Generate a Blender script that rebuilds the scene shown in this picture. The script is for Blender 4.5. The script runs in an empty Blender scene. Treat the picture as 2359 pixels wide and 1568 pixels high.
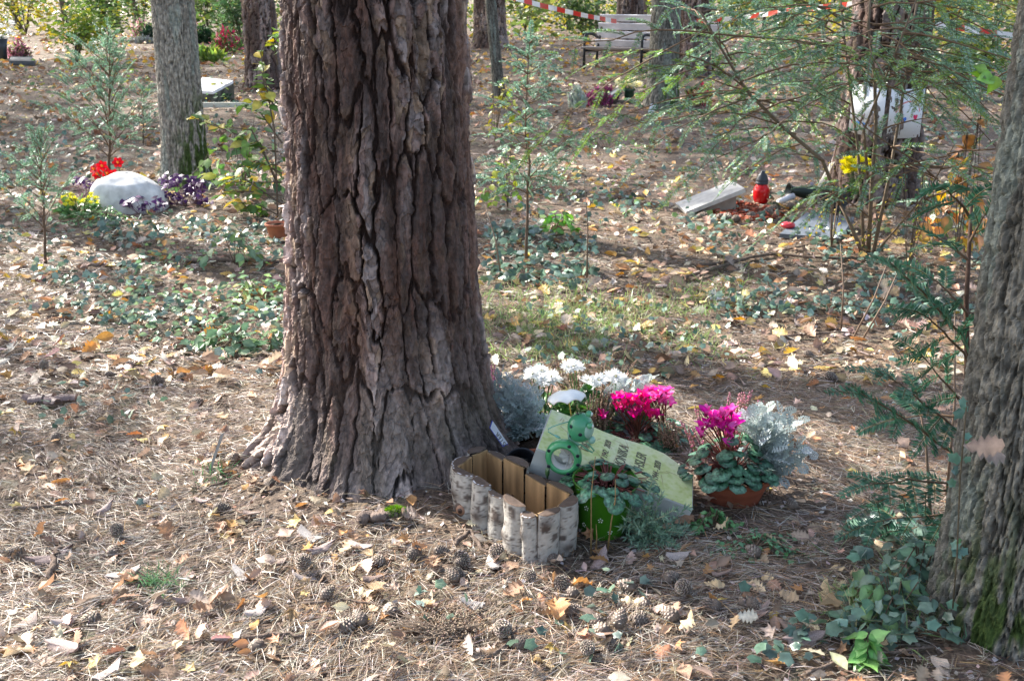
import bpy, math, random
import numpy as np
from mathutils import Vector, Matrix

# ------------------------------------------------------------------ camera, light, exposure
C = bpy.context.scene.collection
SC = bpy.context.scene
FPX, PW, PH = 2400.0, 2359.0, 1568.0        # focal length in photo pixels (photo seen at 2359 x 1568)
TH = math.radians(18.5); CH = 1.14
CT, ST = math.cos(TH), math.sin(TH)
cam_d = bpy.data.cameras.new('camera'); cam = bpy.data.objects.new('camera', cam_d); C.objects.link(cam)
cam.location = (0, 0, CH); cam.rotation_euler = (math.pi/2 - TH, 0, 0)
cam_d.sensor_width = 36; cam_d.lens = 36*FPX/PW; cam_d.clip_end = 600; cam_d.clip_start = .05
cam_d.dof.use_dof = True; cam_d.dof.focus_distance = 2.75; cam_d.dof.aperture_fstop = 14
SC.camera = cam
SUN = Vector((-.70, .52, .62)).normalized()
w = bpy.data.worlds.new("World"); SC.world = w; w.use_nodes = True
nt = w.node_tree; bg = nt.nodes['Background']
sky = nt.nodes.new('ShaderNodeTexSky'); sky.sky_type = 'NISHITA'; sky.sun_disc = False
sky.sun_elevation = math.asin(SUN.z); sky.sun_rotation = math.atan2(SUN.x, SUN.y) % (2*math.pi)
sky.air_density = 1.0; sky.dust_density = 3.0; sky.ozone_density = 1.0
hsv = nt.nodes.new('ShaderNodeHueSaturation'); hsv.inputs['Saturation'].default_value = .85
nt.links.new(sky.outputs[0], hsv.inputs['Color']); nt.links.new(hsv.outputs[0], bg.inputs[0]); bg.inputs[1].default_value = .15
sl = bpy.data.lights.new('sun', 'SUN'); sl.energy = 5.0; sl.angle = math.radians(.5); sl.color = (1, .95, .88)
so = bpy.data.objects.new('sun', sl); C.objects.link(so); so.rotation_euler = (-SUN).to_track_quat('-Z', 'Y').to_euler()
so.location = (-8, 6, 12)
SC.view_settings.view_transform = 'Standard'; SC.view_settings.look = 'None'
SC.view_settings.gamma = 1; SC.view_settings.exposure = 1.45
SC.render.engine = 'CYCLES'
SC.cycles.max_bounces = 6; SC.cycles.diffuse_bounces = 3; SC.cycles.glossy_bounces = 2
SC.cycles.transmission_bounces = 4; SC.cycles.transparent_max_bounces = 4
SC.cycles.sample_clamp_indirect = 4

# ------------------------------------------------------------------ numbers and noise
random.seed(7); R = np.random.default_rng(11)
def V3(*a): return np.array(a, float)
def h3(ix, iy, iz, s=0):
    with np.errstate(over='ignore'):
        n = (ix.astype(np.int64)*374761393 + iy.astype(np.int64)*668265263 + iz.astype(np.int64)*2147483647 + s*974634777) & 0xffffffff
        n = ((n ^ (n >> 13))*1274126177) & 0xffffffff
        n = ((n ^ (n >> 16))*2246822519) & 0xffffffff
        n = n ^ (n >> 15)
    return (n & 0xffffff)/float(0x1000000)
def vn(x, y, z, s=0):
    x, y, z = np.broadcast_arrays(np.asarray(x, float), np.asarray(y, float), np.asarray(z, float))
    ix, iy, iz = np.floor(x), np.floor(y), np.floor(z); fx, fy, fz = x-ix, y-iy, z-iz
    fx, fy, fz = [t*t*(3-2*t) for t in (fx, fy, fz)]
    r = 0
    for a in (0, 1):
        for b in (0, 1):
            for c in (0, 1):
                r = r + h3(ix+a, iy+b, iz+c, s)*(fx if a else 1-fx)*(fy if b else 1-fy)*(fz if c else 1-fz)
    return r
def fbm(x, y, z, o=4, s=0):
    r, a, t = 0, 1, 0
    for i in range(o):
        r = r + a*vn(x*2**i, y*2**i, z*2**i, s+i*7); t += a; a *= .5
    return r/t
def voro(x, y, wrap=0, s=0, jit=.9):
    ix, iy = np.floor(x), np.floor(y)
    f1 = np.full(x.shape, 9.); f2 = np.full(x.shape, 9.); idd = np.zeros(x.shape); cy = np.zeros(x.shape); cx = np.zeros(x.shape)
    for a in (-1, 0, 1):
        for b in (-1, 0, 1):
            jx, jy = ix+a, iy+b; kx = jx % wrap if wrap else jx
            px = jx+.5+jit*(h3(kx, jy, jx*0, s)-.5); py = jy+.5+jit*(h3(kx, jy, jx*0, s+1)-.5)
            d = np.hypot(px-x, py-y); i = h3(kx, jy, jx*0, s+2)
            n = d < f1
            f2 = np.where(n, f1, np.minimum(f2, d)); f1 = np.where(n, d, f1); idd = np.where(n, i, idd)
            cx = np.where(n, x-px, cx); cy = np.where(n, y-py, cy)
    return f1, f2, idd, cx, cy
def sst(a, b, x):
    t = np.clip((x-a)/(b-a), 0, 1); return t*t*(3-2*t)
def hgt(x, y):
    x = np.asarray(x, float); y = np.asarray(y, float)
    h = (fbm(x*1.3+5, y*1.3, 0*x, 3, 3)-.5)*.035
    h = h + (fbm(x*.25, y*.25, 0*x, 2, 9)-.5)*.12*sst(3.5, 9, y)
    d = np.hypot(x+.32, y-2.5); h = h + .03*np.exp(-(d/.45)**2)
    return h
def ray(px, py):
    x, y = (px-PW/2)/FPX, (PH/2-py)/FPX
    return V3(x, y*ST+CT, y*CT-ST)
def G(px, py, z=0.0):
    d = ray(px, py); t = (z-CH)/d[2]; return V3(0, 0, CH)+d*t
def GG(px, py):
    p = G(px, py); 
    for _ in range(2): p = G(px, py, float(hgt(p[0], p[1])))
    return p
def AT(px, py, Y):                           # point at world depth Y on the sight line
    d = ray(px, py); return V3(0, 0, CH)+d*(Y/d[1])
def ppm(py): return (py+20)/1.2
def PL(px, py, p0, n):
    d = ray(px, py); o = V3(0, 0, CH); n = np.array(n, float)
    return o + d*(np.dot(np.array(p0)-o, n)/np.dot(d, n))
def nrm(a):
    a = np.asarray(a, float); return a/np.maximum(np.linalg.norm(a, axis=-1, keepdims=True), 1e-9)
def frames(y, n):
    y = nrm(y); x = nrm(np.cross(y, n)); z = np.cross(x, y)
    return np.stack([x, y, z], axis=-1)
def rdir(n, zlo=-1, zhi=1):
    a = R.uniform(0, 2*np.pi, n); z = R.uniform(zlo, zhi, n); r = np.sqrt(1-z*z)
    return np.stack([r*np.cos(a), r*np.sin(a), z], -1)
def pal(cols, n, var=.15):
    c = np.array(cols)[R.integers(0, len(cols), n)]
    return np.clip(c*(1+R.normal(0, var, (n, 1)))*(1+R.normal(0, var*.3, (n, 3))), .002, .95)

# ------------------------------------------------------------------ mesh collector
ORG = {}
class B:
    def __init__(s): s.V, s.F, s.K, s.n = [], [], [], 0
    def raw(s, v, f, c=(.5, .5, .5)):
        v = np.asarray(v, float).reshape(-1, 3); f = np.asarray(f, int).reshape(-1, 3)
        c = np.asarray(c, float)
        if c.ndim == 1: c = np.broadcast_to(c, (len(v), 3))
        s.V.append(v); s.F.append(f+s.n); s.K.append(c.reshape(-1, 3)); s.n += len(v); return s
    def inst(s, T, M, pos, sc, col):
        tv, tf = T; N = len(pos); sc = np.asarray(sc, float)
        if sc.ndim == 0: sc = np.full(N, sc)
        if sc.ndim == 1: sc = sc[:, None]*np.ones(3)
        v = np.einsum('nij,nkj->nki', M, tv[None]*sc[:, None, :]) + np.asarray(pos)[:, None, :]
        f = tf[None]+(np.arange(N)*len(tv))[:, None, None]
        col = np.asarray(col, float)
        if col.ndim == 1: col = np.broadcast_to(col, (N, 3))
        if col.ndim == 2:
            col = np.repeat(col[:, None, :], len(tv), 1)
            if len(tv) >= 15 and len(tv) % 3 == 0: col = np.clip(col*np.where(np.arange(len(tv)) % 3 == 1, 1.35, .92)[None, :, None], 0, .92)
        return s.raw(v.reshape(-1, 3), f.reshape(-1, 3), col.reshape(-1, 3))
    def grid(s, P, col, closeu=False, closev=False):    # P rows x cols x 3
        r, c = P.shape[:2]; I = np.arange(r*c).reshape(r, c)
        if closeu: I = np.concatenate([I, I[:, :1]], 1)
        if closev: I = np.concatenate([I, I[:1]], 0)
        a, b, d, e = I[:-1, :-1], I[:-1, 1:], I[1:, 1:], I[1:, :-1]
        f = np.stack([np.stack([a, b, d], -1), np.stack([a, d, e], -1)], 2).reshape(-1, 3)
        col = np.asarray(col, float)
        if col.ndim == 3: col = col.reshape(-1, 3)
        return s.raw(P.reshape(-1, 3), f, col)
    def tube(s, pts, rad, sides=6, col=(.2, .15, .1), cap=True):
        pts = np.asarray(pts, float); n = len(pts); rad = np.broadcast_to(np.asarray(rad, float), (n,))
        t = nrm(np.gradient(pts, axis=0)); ref = V3(0, 0, 1) if abs(t[0][2]) < .9 else V3(1, 0, 0)
        u = nrm(np.cross(t, ref)); v = np.cross(t, u)
        a = np.linspace(0, 2*np.pi, sides, endpoint=False)
        P = pts[:, None]+rad[:, None, None]*(u[:, None]*np.cos(a)[None, :, None]+v[:, None]*np.sin(a)[None, :, None])
        if cap:
            P = np.concatenate([np.repeat(pts[:1, None], sides, 1), P, np.repeat(pts[-1:, None], sides, 1)], 0)
        c = np.asarray(col, float)
        if c.ndim == 2:
            if cap: c = np.concatenate([c[:1], c, c[-1:]], 0)
            c = np.repeat(c, sides, 0)
        return s.grid(P, c, True)
    def lathe(s, prof, sides=24, M=np.eye(3), pos=(0, 0, 0), col=(.5, .5, .5), sx=1, sy=1):
        prof = np.asarray(prof, float); a = np.linspace(0, 2*np.pi, sides, endpoint=False)
        P = np.stack([prof[:, 0, None]*np.cos(a)*sx, prof[:, 0, None]*np.sin(a)*sy, np.repeat(prof[:, 1, None], sides, 1)], -1)
        P = P@np.asarray(M).T+np.asarray(pos)
        return s.grid(P, col, True)
    def sph(s, c, r, col, seg=16, M=np.eye(3)):
        a = np.linspace(0, np.pi, seg//2+1); r = np.broadcast_to(np.asarray(r, float), (3,))
        prof = np.stack([np.sin(a), np.cos(a)], -1); b = np.linspace(0, 2*np.pi, seg, endpoint=False)
        P = np.stack([prof[:, 0, None]*np.cos(b)*r[0], prof[:, 0, None]*np.sin(b)*r[1], np.repeat(prof[:, 1, None], seg, 1)*r[2]], -1)
        return s.grid((P@np.asarray(M).T+np.asarray(c)), col, True)
    def prism(s, bot, top, col):                         # two matching loops
        bot = np.asarray(bot, float); top = np.asarray(top, float); n = len(bot)
        f = []
        for i in range(n):
            j = (i+1) % n; f += [[i, j, n+j], [i, n+j, n+i]]
        for i in range(1, n-1): f += [[0, i+1, i], [n, n+i, n+i+1]]
        v = np.concatenate([bot, top]); 
        return s.raw(v, f, col)
    def box(s, c, d, col, M=np.eye(3), bev=.0):
        x, y, z = np.array(d)/2; b = bev
        def ring(k, zz): return [(-x+k, -y+k, zz), (x-k, -y+k, zz), (x-k, y-k, zz), (-x+k, y-k, zz)]
        loops = [ring(b, -z), ring(0, -z+b), ring(0, z-b), ring(b, z)] if b else [ring(0, -z), ring(0, z)]
        P = np.array(loops)@np.asarray(M).T+np.asarray(c)
        s.grid(P, col, True); n = s.n-len(loops)*4
        e = len(loops)*4
        s.F.append(np.array([[0, 2, 1], [0, 3, 2], [e-4, e-3, e-2], [e-4, e-2, e-1]])+n)
        return s
    def build(s, name, mat, parent=None, loc=None, smooth=True):
        v = np.concatenate(s.V); f = np.concatenate(s.F); k = np.concatenate(s.K)
        if parent is not None: o0 = ORG[parent.name]
        elif loc is not None: o0 = np.asarray(loc, float)
        else: o0 = np.zeros(3)
        m = bpy.data.meshes.new(name)
        m.vertices.add(len(v)); m.vertices.foreach_set('co', (v-o0).astype(np.float32).ravel())
        m.loops.add(f.size); m.loops.foreach_set('vertex_index', f.astype(np.int32).ravel())
        m.polygons.add(len(f)); m.polygons.foreach_set('loop_start', np.arange(0, f.size, 3, dtype=np.int32))
        m.polygons.foreach_set('use_smooth', np.full(len(f), smooth))
        m.update(calc_edges=True)
        at = m.color_attributes.new('Col', 'FLOAT_COLOR', 'POINT')
        at.data.foreach_set('color', np.concatenate([k, np.ones((len(k), 1))], 1).astype(np.float32).ravel())
        m.materials.append(mat)
        o = bpy.data.objects.new(name, m); C.objects.link(o)
        if parent is not None: o.parent = parent
        elif loc is not None: o.location = loc
        ORG[o.name] = o0
        return o
def tag(o, label=None, cat=None, group=None, kind=None):
    if label: o['label'] = label
    if cat: o['category'] = cat
    if group: o['group'] = group
    if kind: o['kind'] = kind
    return o
def thing(name, label, cat, loc, group=None):
    o = bpy.data.objects.new(name, None); C.objects.link(o); o.location = loc; o.empty_display_size = .05
    ORG[o.name] = np.asarray(loc, float); return tag(o, label, cat, group)

# ------------------------------------------------------------------ materials
def mk(name, rough=.6, spec=.4, tr=0, nscale=0, namt=.3, bscale=0, bstr=.3, stretch=(1, 1, 1), sheen=0, metal=0, coat=0, bdist=.004):
    m = bpy.data.materials.new(name); m.use_nodes = True; t = m.node_tree; L = t.links.new; N = t.nodes
    p = N['Principled BSDF']; p.inputs['Roughness'].default_value = rough; p.inputs['Specular IOR Level'].default_value = spec
    p.inputs['Metallic'].default_value = metal; p.inputs['Coat Weight'].default_value = coat
    a = N.new('ShaderNodeAttribute'); a.attribute_name = 'Col'; col = a.outputs['Color']
    tc = N.new('ShaderNodeTexCoord'); mp = N.new('ShaderNodeMapping'); mp.inputs['Scale'].default_value = stretch
    L(tc.outputs['Object'], mp.inputs['Vector'])
    if nscale:
        nz = N.new('ShaderNodeTexNoise'); nz.inputs['Scale'].default_value = nscale; nz.inputs['Detail'].default_value = 5
        L(mp.outputs[0], nz.inputs['Vector'])
        r = N.new('ShaderNodeMapRange'); r.inputs[1].default_value = .3; r.inputs[2].default_value = .7
        r.inputs[3].default_value = 1-namt; r.inputs[4].default_value = 1+namt; L(nz.outputs['Fac'], r.inputs[0])
        mx = N.new('ShaderNodeVectorMath'); mx.operation = 'SCALE'; L(col, mx.inputs[0]); L(r.outputs[0], mx.inputs['Scale']); col = mx.outputs[0]
    L(col, p.inputs['Base Color'])
    if bscale:
        bz = N.new('ShaderNodeTexNoise'); bz.inputs['Scale'].default_value = bscale; bz.inputs['Detail'].default_value = 6
        L(mp.outputs[0], bz.inputs['Vector'])
        bp = N.new('ShaderNodeBump'); bp.inputs['Strength'].default_value = bstr; bp.inputs['Distance'].default_value = bdist
        L(bz.outputs['Fac'], bp.inputs['Height']); L(bp.outputs[0], p.inputs['Normal'])
    if tr:
        tl = N.new('ShaderNodeBsdfTranslucent'); ms = N.new('ShaderNodeMixShader'); ms.inputs[0].default_value = tr
        hs = N.new('ShaderNodeHueSaturation'); hs.inputs['Saturation'].default_value = 1.15; hs.inputs['Value'].default_value = 1.5
        L(col, hs.inputs['Color']); L(hs.outputs[0], tl.inputs[0])
        L(p.outputs[0], ms.inputs[1]); L(tl.outputs[0], ms.inputs[2]); L(ms.outputs[0], N['Material Output'].inputs[0])
    return m
MB = mk('bark', .8, .25, nscale=85, namt=.4, bscale=230, bstr=1., bdist=.004, stretch=(1, 1, .6))
MB2 = mk('grey_bark', .9, .15, nscale=55, namt=.45, bscale=130, bstr=1., stretch=(1, 1, .8), bdist=.006)
ML = mk('leaf', .38, .5, tr=.3, nscale=40, namt=.25, bscale=90, bstr=.25)
MDL = mk('dry_leaf', .5, .4, tr=.18, nscale=45, namt=.3, bscale=110, bstr=.35)
MIV = mk('glossy_leaf', .3, .55, tr=.12, nscale=60, namt=.3, bscale=80, bstr=.2)
MND = mk('dry_needle', .45, .45, nscale=0)
MYW = mk('yew_needle', .38, .45, tr=.3)
MPT = mk('petal', .55, .3, tr=.35, nscale=60, namt=.12)
MSV = mk('silver_leaf', .8, .2, tr=.15, nscale=120, namt=.15)
MST = mk('stem', .7, .3, nscale=80, namt=.3)
MTC = mk('terracotta', .75, .3, nscale=30, namt=.18, bscale=200, bstr=.15)
MPA = mk('painted_metal', .3, .5, nscale=18, namt=.12, coat=.25)
MPL = mk('plastic', .35, .5, nscale=25, namt=.15)
MSN = mk('stone', .8, .3, nscale=22, namt=.22, bscale=160, bstr=.3)
MWD = mk('weathered_wood', .75, .3, nscale=14, namt=.3, bscale=30, bstr=.4, stretch=(1, 1, 1))
MSO = mk('soil', .95, .1, nscale=80, namt=.5, bscale=90, bstr=1., bdist=.01)
MPR = mk('paper', .6, .3)
MIK = mk('ink', .7, .2)

# ------------------------------------------------------------------ small shapes (lie along +Y, face +Z)
def T_leaf(widths, fold=.15, droop=.2, L=1.0, twist=0, seed=0):
    n = len(widths); t = np.linspace(0, 1, n); v = []; rr = np.random.default_rng(seed)
    for i in range(n):
        z = -droop*t[i]**2; wl, wr = widths[i]*rr.uniform(.85, 1.1), widths[i]*rr.uniform(.85, 1.1)
        tw = twist*t[i]; f = fold*(1+.4*rr.uniform(-1, 1))
        v += [(-wl, t[i]*L, z+f*wl-tw*wl), (0, t[i]*L, z), (wr, t[i]*L, z+f*wr+tw*wr)]
    f = []
    for i in range(n-1):
        a = i*3
        f += [[a, a+1, a+4], [a, a+4, a+3], [a+1, a+2, a+5], [a+1, a+5, a+4]]
    return np.array(v), np.array(f)
def T_star(angs, rads, curl=.15, seed=0, stalk=True):
    rr = np.random.default_rng(seed); v = [(0, 0, 0)]
    for a, r in zip(angs, rads):
        r = r*rr.uniform(.9, 1.1); a = math.radians(a+rr.uniform(-4, 4))
        v.append((r*math.sin(a), r*math.cos(a)+.3, -curl*r*r+rr.uniform(-.06, .06)))
    n = len(angs); f = [[0, i+2, i+1] for i in range(n-1)]+[[0, 1, n]]
    return np.array(v), np.array(f)
OAKW = [.02, .10, .22, .13, .34, .2, .42, .24, .38, .2, .24, .02]
OAK = [T_leaf(OAKW, f, d, 1, tw, s) for s, (f, d, tw) in enumerate([(.2, .15, 0), (.5, -.3, .2), (-.3, .3, .1), (.7, .2, -.3), (.1, -.25, .3), (-.5, -.2, 0)])]
OVB = [T_leaf([.02, .17, .27, .325, .32, .26, .16, .06, .005], f, d, 1, tw, s+20) for s, (f, d, tw) in enumerate([(.15, .25, 0), (.4, -.1, .2), (-.2, .35, .1), (.3, .45, -.2)])]
OVA = [T_leaf([.02, .22, .31, .26, .13, .01], f, d, 1, tw, s+20) for s, (f, d, tw) in enumerate([(.15, .15, 0), (.5, -.2, .2), (-.25, .3, .1), (.3, .35, -.2)])]
MAP = [T_star([-150, -120, -95, -62, -48, -20, 0, 20, 48, 62, 95, 120, 150], [.35, .6, .32, .75, .4, .45, .85, .45, .4, .75, .32, .6, .35], c, s) for s, c in enumerate([.3, -.3, .5])]
IVY = [T_star([-140, -100, -60, -32, 0, 32, 60, 100, 140], [.48, .40, .58, .46, .72, .46, .58, .40, .48], c, s) for s, c in enumerate([.25, .1, .45])]
NDL = (np.array([(-.5, 0, 0), (.5, 0, 0), (.4, .5, .06), (-.4, .5, .06), (.0, 1, 0.)]), np.array([[0, 1, 2], [0, 2, 3], [3, 2, 4]]))
DIA = (np.array([(0, 0, 0), (.5, .35, .0), (0, 1, 0), (-.5, .35, 0.)]), np.array([[0, 1, 2], [0, 2, 3]]))
CARD = (np.array([(0, 0, 0), (.5, .45, .08), (0, 1, -.05), (-.5, .45, .08), (0, .45, 0.)]), np.array([[0, 1, 4], [1, 2, 4], [2, 3, 4], [3, 0, 4]]))
OCT = (np.array([(1, 0, 0), (0, 1, 0), (-1, 0, 0), (0, -1, 0), (0, 0, 1), (0, 0, -1.)]), np.array([[0, 1, 4], [1, 2, 4], [2, 3, 4], [3, 0, 4], [1, 0, 5], [2, 1, 5], [3, 2, 5], [0, 3, 5]]))
PET = T_leaf([.05, .13, .16, .12, .02], .3, -.15, 1, 0, 3)
def T_round(seed=0, wav=.12, notch=True, seg=12, droop=.12):
    rr = np.random.default_rng(seed); v = [(0, .12, 0)]
    for ring, q in ((1, .55), (2, 1)):
        for i in range(seg):
            a = 2*math.pi*i/seg; r = q*.5*(1-(.55 if notch and i == seg//2 else .0))
            v.append((r*math.sin(a)*1.05, .45+r*math.cos(a)-(.0), -droop*q*q+wav*.4*q*rr.uniform(-1, 1)))
    f = []
    for i in range(seg):
        j = (i+1) % seg
        f += [[0, 1+j, 1+i], [1+i, 1+j, 1+seg+j], [1+i, 1+seg+j, 1+seg+i]]
    return np.array(v), np.array(f)
RND = [T_round(s) for s in range(4)]
def T_lobed(seed=0, n=5):                       # feathery silver leaf: midrib plus blunt side lobes
    rr = np.random.default_rng(seed); v = []; f = []
    def strip(a, b, w0, w1, z=0):
        a, b = np.array(a), np.array(b); d = b-a; q = np.array([d[1], -d[0], 0]); q = q/np.linalg.norm(q)
        k = len(v); m = (a+b)/2+np.array([0, 0, .03])
        v.extend([a-q*w0, a+q*w0, m-q*w1, m+q*w1, b-q*w1*.9, b+q*w1*.9]); f.extend([[k, k+1, k+3], [k, k+3, k+2], [k+2, k+3, k+5], [k+2, k+5, k+4]])
    strip((0, 0, 0), (0, .95, -.12), .03, .04)
    for i in range(n):
        t = .25+.65*i/(n-1); l = .38*math.sin(math.pi*(t*.75+.2)); z = -.12*t*t
        for sgn in (-1, 1):
            e = (sgn*l, t+l*.7, z+rr.uniform(-.03, .08)); strip((0, t, z), e, .025, .05)
            strip((sgn*l*.55, t+l*.4, z+.02), (sgn*l*1.05, t+l*.25, z+rr.uniform(0, .06)), .02, .04)
    return np.array(v), np.array(f)
LOB = [T_lobed(s) for s in range(3)]
# ------------------------------------------------------------------ ground
def axis(a, b, near0, near1, st, grow):
    xs = [near0]
    while xs[-1] < near1: xs.append(xs[-1]+st)
    s = st
    while xs[-1] < b: s *= grow; xs.append(xs[-1]+s)
    s = st
    while xs[0] > a: s *= grow; xs.insert(0, xs[0]-s)
    return np.array(xs)
gx = axis(-160, 160, -1.5, 1.5, .021, 1.07); gy = axis(-4, 260, 1.25, 3.6, .021, 1.06)
X, Y = np.meshgrid(gx, gy)
near = sst(9, 3, Y)
Z = hgt(X, Y)+near*((fbm(X*14, Y*22, 0*X, 3, 31)-.5)*.016+(vn(X*60, Y*60, 0*X, 5)-.5)*.006)-.004
mg = bpy.data.materials.new('forest_floor'); mg.use_nodes = True
t = mg.node_tree; N = t.nodes; L = t.links.new; p = N['Principled BSDF']; p.inputs['Roughness'].default_value = .85
tc = N.new('ShaderNodeTexCoord')
def noise(scale, st=(1, 1, 1), det=6, rot=0):
    mp = N.new('ShaderNodeMapping'); mp.inputs['Scale'].default_value = st; mp.inputs['Rotation'].default_value = (0, 0, rot)
    L(tc.outputs['Object'], mp.inputs[0]); n = N.new('ShaderNodeTexNoise'); n.inputs['Scale'].default_value = scale; n.inputs['Detail'].default_value = det
    L(mp.outputs[0], n.inputs['Vector']); return n.outputs['Fac']
def ramp(fac, stops):
    r = N.new('ShaderNodeValToRGB'); L(fac, r.inputs[0]); e = r.color_ramp.elements
    while len(e) < len(stops): e.new(.5)
    for i, (q, c) in enumerate(stops): e[i].position = q; e[i].color = (*c, 1)
    return r.outputs[0]
def mix(f, a, b):
    m = N.new('ShaderNodeMix'); m.data_type = 'RGBA'
    (L(f, m.inputs[0]) if not isinstance(f, float) else setattr(m.inputs[0], 'default_value', f)); L(a, m.inputs[6]); L(b, m.inputs[7]); return m.outputs[2]
c1 = ramp(noise(55, (1, 4, 1), 6, .3), [(.35, (.035, .024, .018)), (.5, (.10, .068, .048)), (.62, (.22, .15, .10)), (.72, (.34, .25, .18))])
c2 = ramp(noise(40, (4, 1, 1), 6, .5), [(.35, (.04, .028, .02)), (.52, (.12, .085, .06)), (.68, (.30, .22, .15))])
vo = N.new('ShaderNodeTexVoronoi'); vo.inputs['Scale'].default_value = 16; L(tc.outputs['Object'], vo.inputs['Vector'])
c3 = ramp(vo.outputs['Color'], [(.2, (.10, .06, .04)), (.4, (.25, .15, .09)), (.6, (.33, .24, .16)), (.8, (.12, .15, .08))])
cc = mix(noise(7), c1, c2)
cc = mix(ramp(noise(2.2), [(.45, (0, 0, 0)), (.65, (.6, .6, .6))]), cc, c3)
L(cc, p.inputs['Base Color'])
bp = N.new('ShaderNodeBump'); bp.inputs['Strength'].default_value = .9; bp.inputs['Distance'].default_value = .012
L(noise(70, (1, 2.5, 1), 6, .3), bp.inputs['Height']); L(bp.outputs[0], p.inputs['Normal'])
ground = B().grid(np.stack([X, Y, Z], -1), (.2, .15, .1)).build('ground', mg); ground['kind'] = 'structure'

# ------------------------------------------------------------------ trees
PC = [(.46, .38, .35), (.47, .38, .29), (.30, .265, .25), (.42, .32, .285), (.40, .37, .36)]
def pine_trunk(par, cx, cy, rf, zs, nth, seed, detail=True, cell=.05, tall=.26, moss=0, rootf=None, depth=.020, dense=None, lean=(0, 0), tint=1.0, foot=0):
    th = np.linspace(0, 2*np.pi, nth, endpoint=False)
    if dense: th = th-dense*np.sin(th-1.5*np.pi)        # finer towards the camera (-Y)
    TT, ZZ = np.meshgrid(th, zs)
    r = rf(ZZ); rm = float(rf(np.array([.8]))[0])
    if rootf is not None: r = r+rootf(TT, ZZ)
    nc = max(8, int(round(2*np.pi*rm/cell)))
    cxx, sy = np.cos(TT), np.sin(TT)
    wx = (fbm(cxx*2*rm/.22, sy*2*rm/.22, ZZ*2.1, 3, seed)-.5)*1.9+(fbm(cxx*16, sy*16, ZZ*40, 3, seed+60)-.5)*.40
    wy = (fbm(cxx*5, sy*5, ZZ*5+9, 3, seed+5)-.5)*1.2
    u = TT/(2*np.pi)*nc+wx; v = ZZ/tall+wy
    f1, f2, idd, ax, ay = voro(u, v, nc, seed)
    jag = 1.0*fbm(cxx*34*rm/.22, sy*34*rm/.22, ZZ*28, 3, seed+91)-.5; wid = fbm(cxx*3, sy*3, ZZ*3, 2, seed+95)
    e = f2-f1+jag*.30-.10*(wid-.5)*2
    plate = sst(.04, .13, e)
    u2 = TT/(2*np.pi)*nc*2.6+wx*2.6; v2 = ZZ/(tall*.22)+wy*2
    nc2 = None
    g1, g2, id2, bx, by = voro(TT/(2*np.pi)*round(nc*2.2)+wx*1.5, ZZ/(tall*.2)+wy*2+idd*7, round(nc*2.2), seed+11)
    g3, g4, id3, bx3, by3 = voro(TT/(2*np.pi)*round(nc*4.5)+wx*3, ZZ/(tall*.11)+wy*3, round(nc*4.5), seed+17)
    gran = sst(.45, .58, fbm(cxx*2.3, sy*2.3, ZZ*1.6+3, 3, seed+21)+.06*(idd-.5))      # worn granular strips
    fine = fbm(cxx*30*rm/.22, sy*30*rm/.22, ZZ*60, 3, seed+31)
    vert = fbm(cxx*22*rm/.22, sy*22*rm/.22, ZZ*9, 3, seed+41)
    h = depth*(plate-.5)+.009*(idd-.5)*plate+.010*np.floor(id2*4)/4*plate*(1-gran*.6)+.009*(np.floor(id3*3)/3-.3)*plate
    h = h+.004*(vert-.5)+(.006+.010*gran)*(fine-.5)+.004*jag
    h = h*(1-.45*gran)
    big1, big2, idb, _, _ = voro(TT/(2*np.pi)*round(nc*.5)+wx*.5, ZZ/(tall*2.2)+wy*.5, round(nc*.5), seed+81)
    h = h+.009*(sst(.0, .3, big2-big1)-.5)
    rr = r+h
    P = np.stack([cx+lean[0]*ZZ+rr*cxx, cy+lean[1]*ZZ+rr*sy, ZZ], -1)
    pc = np.array(PC); ci = np.floor(id2*4.99).astype(int); col = pc[ci]*(.65+.6*idd[..., None])*(.72+.56*id3[..., None])*(.8+.4*fine[..., None])
    red = V3(.155, .088, .066); dk = V3(.078, .056, .048)
    gc = dk+(red-dk)*sst(.45, .75, vert)[..., None]
    gc = gc*(.7+.7*fine[..., None])
    edge = sst(.10, .02, g2-g1)[..., None]*.35*(plate[..., None]); col = col*(1-edge); col = col*(1-gran[..., None]*.85)+gc*gran[..., None]*.85
    fur = sst(.16, .04, e+.06*(fine-.5))[..., None]
    col = col*(1-fur)+V3(.055, .034, .027)*fur
    rust = (sst(.62, .72, fbm(cxx*5, sy*5, ZZ*2, 3, seed+51))*.6)[..., None]; col = col*(1-rust)+V3(.22, .135, .10)*rust*(.6+.8*fine[..., None])+0
    if moss:
        mm = (sst(.28, 0, ZZ)*sst(.45, .6, fbm(cxx*4, sy*4, ZZ*6, 3, seed+71))*moss)[..., None]
        col = col*(1-mm)+V3(.12, .14, .06)*mm
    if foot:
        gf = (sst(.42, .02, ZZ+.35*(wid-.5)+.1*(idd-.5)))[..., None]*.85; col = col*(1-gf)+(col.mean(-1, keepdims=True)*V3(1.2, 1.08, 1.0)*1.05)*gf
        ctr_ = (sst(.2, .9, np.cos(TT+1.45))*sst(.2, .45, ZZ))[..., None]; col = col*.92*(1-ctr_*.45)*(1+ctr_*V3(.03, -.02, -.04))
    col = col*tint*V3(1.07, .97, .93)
    return P, np.clip(col, .01, .8)
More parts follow.
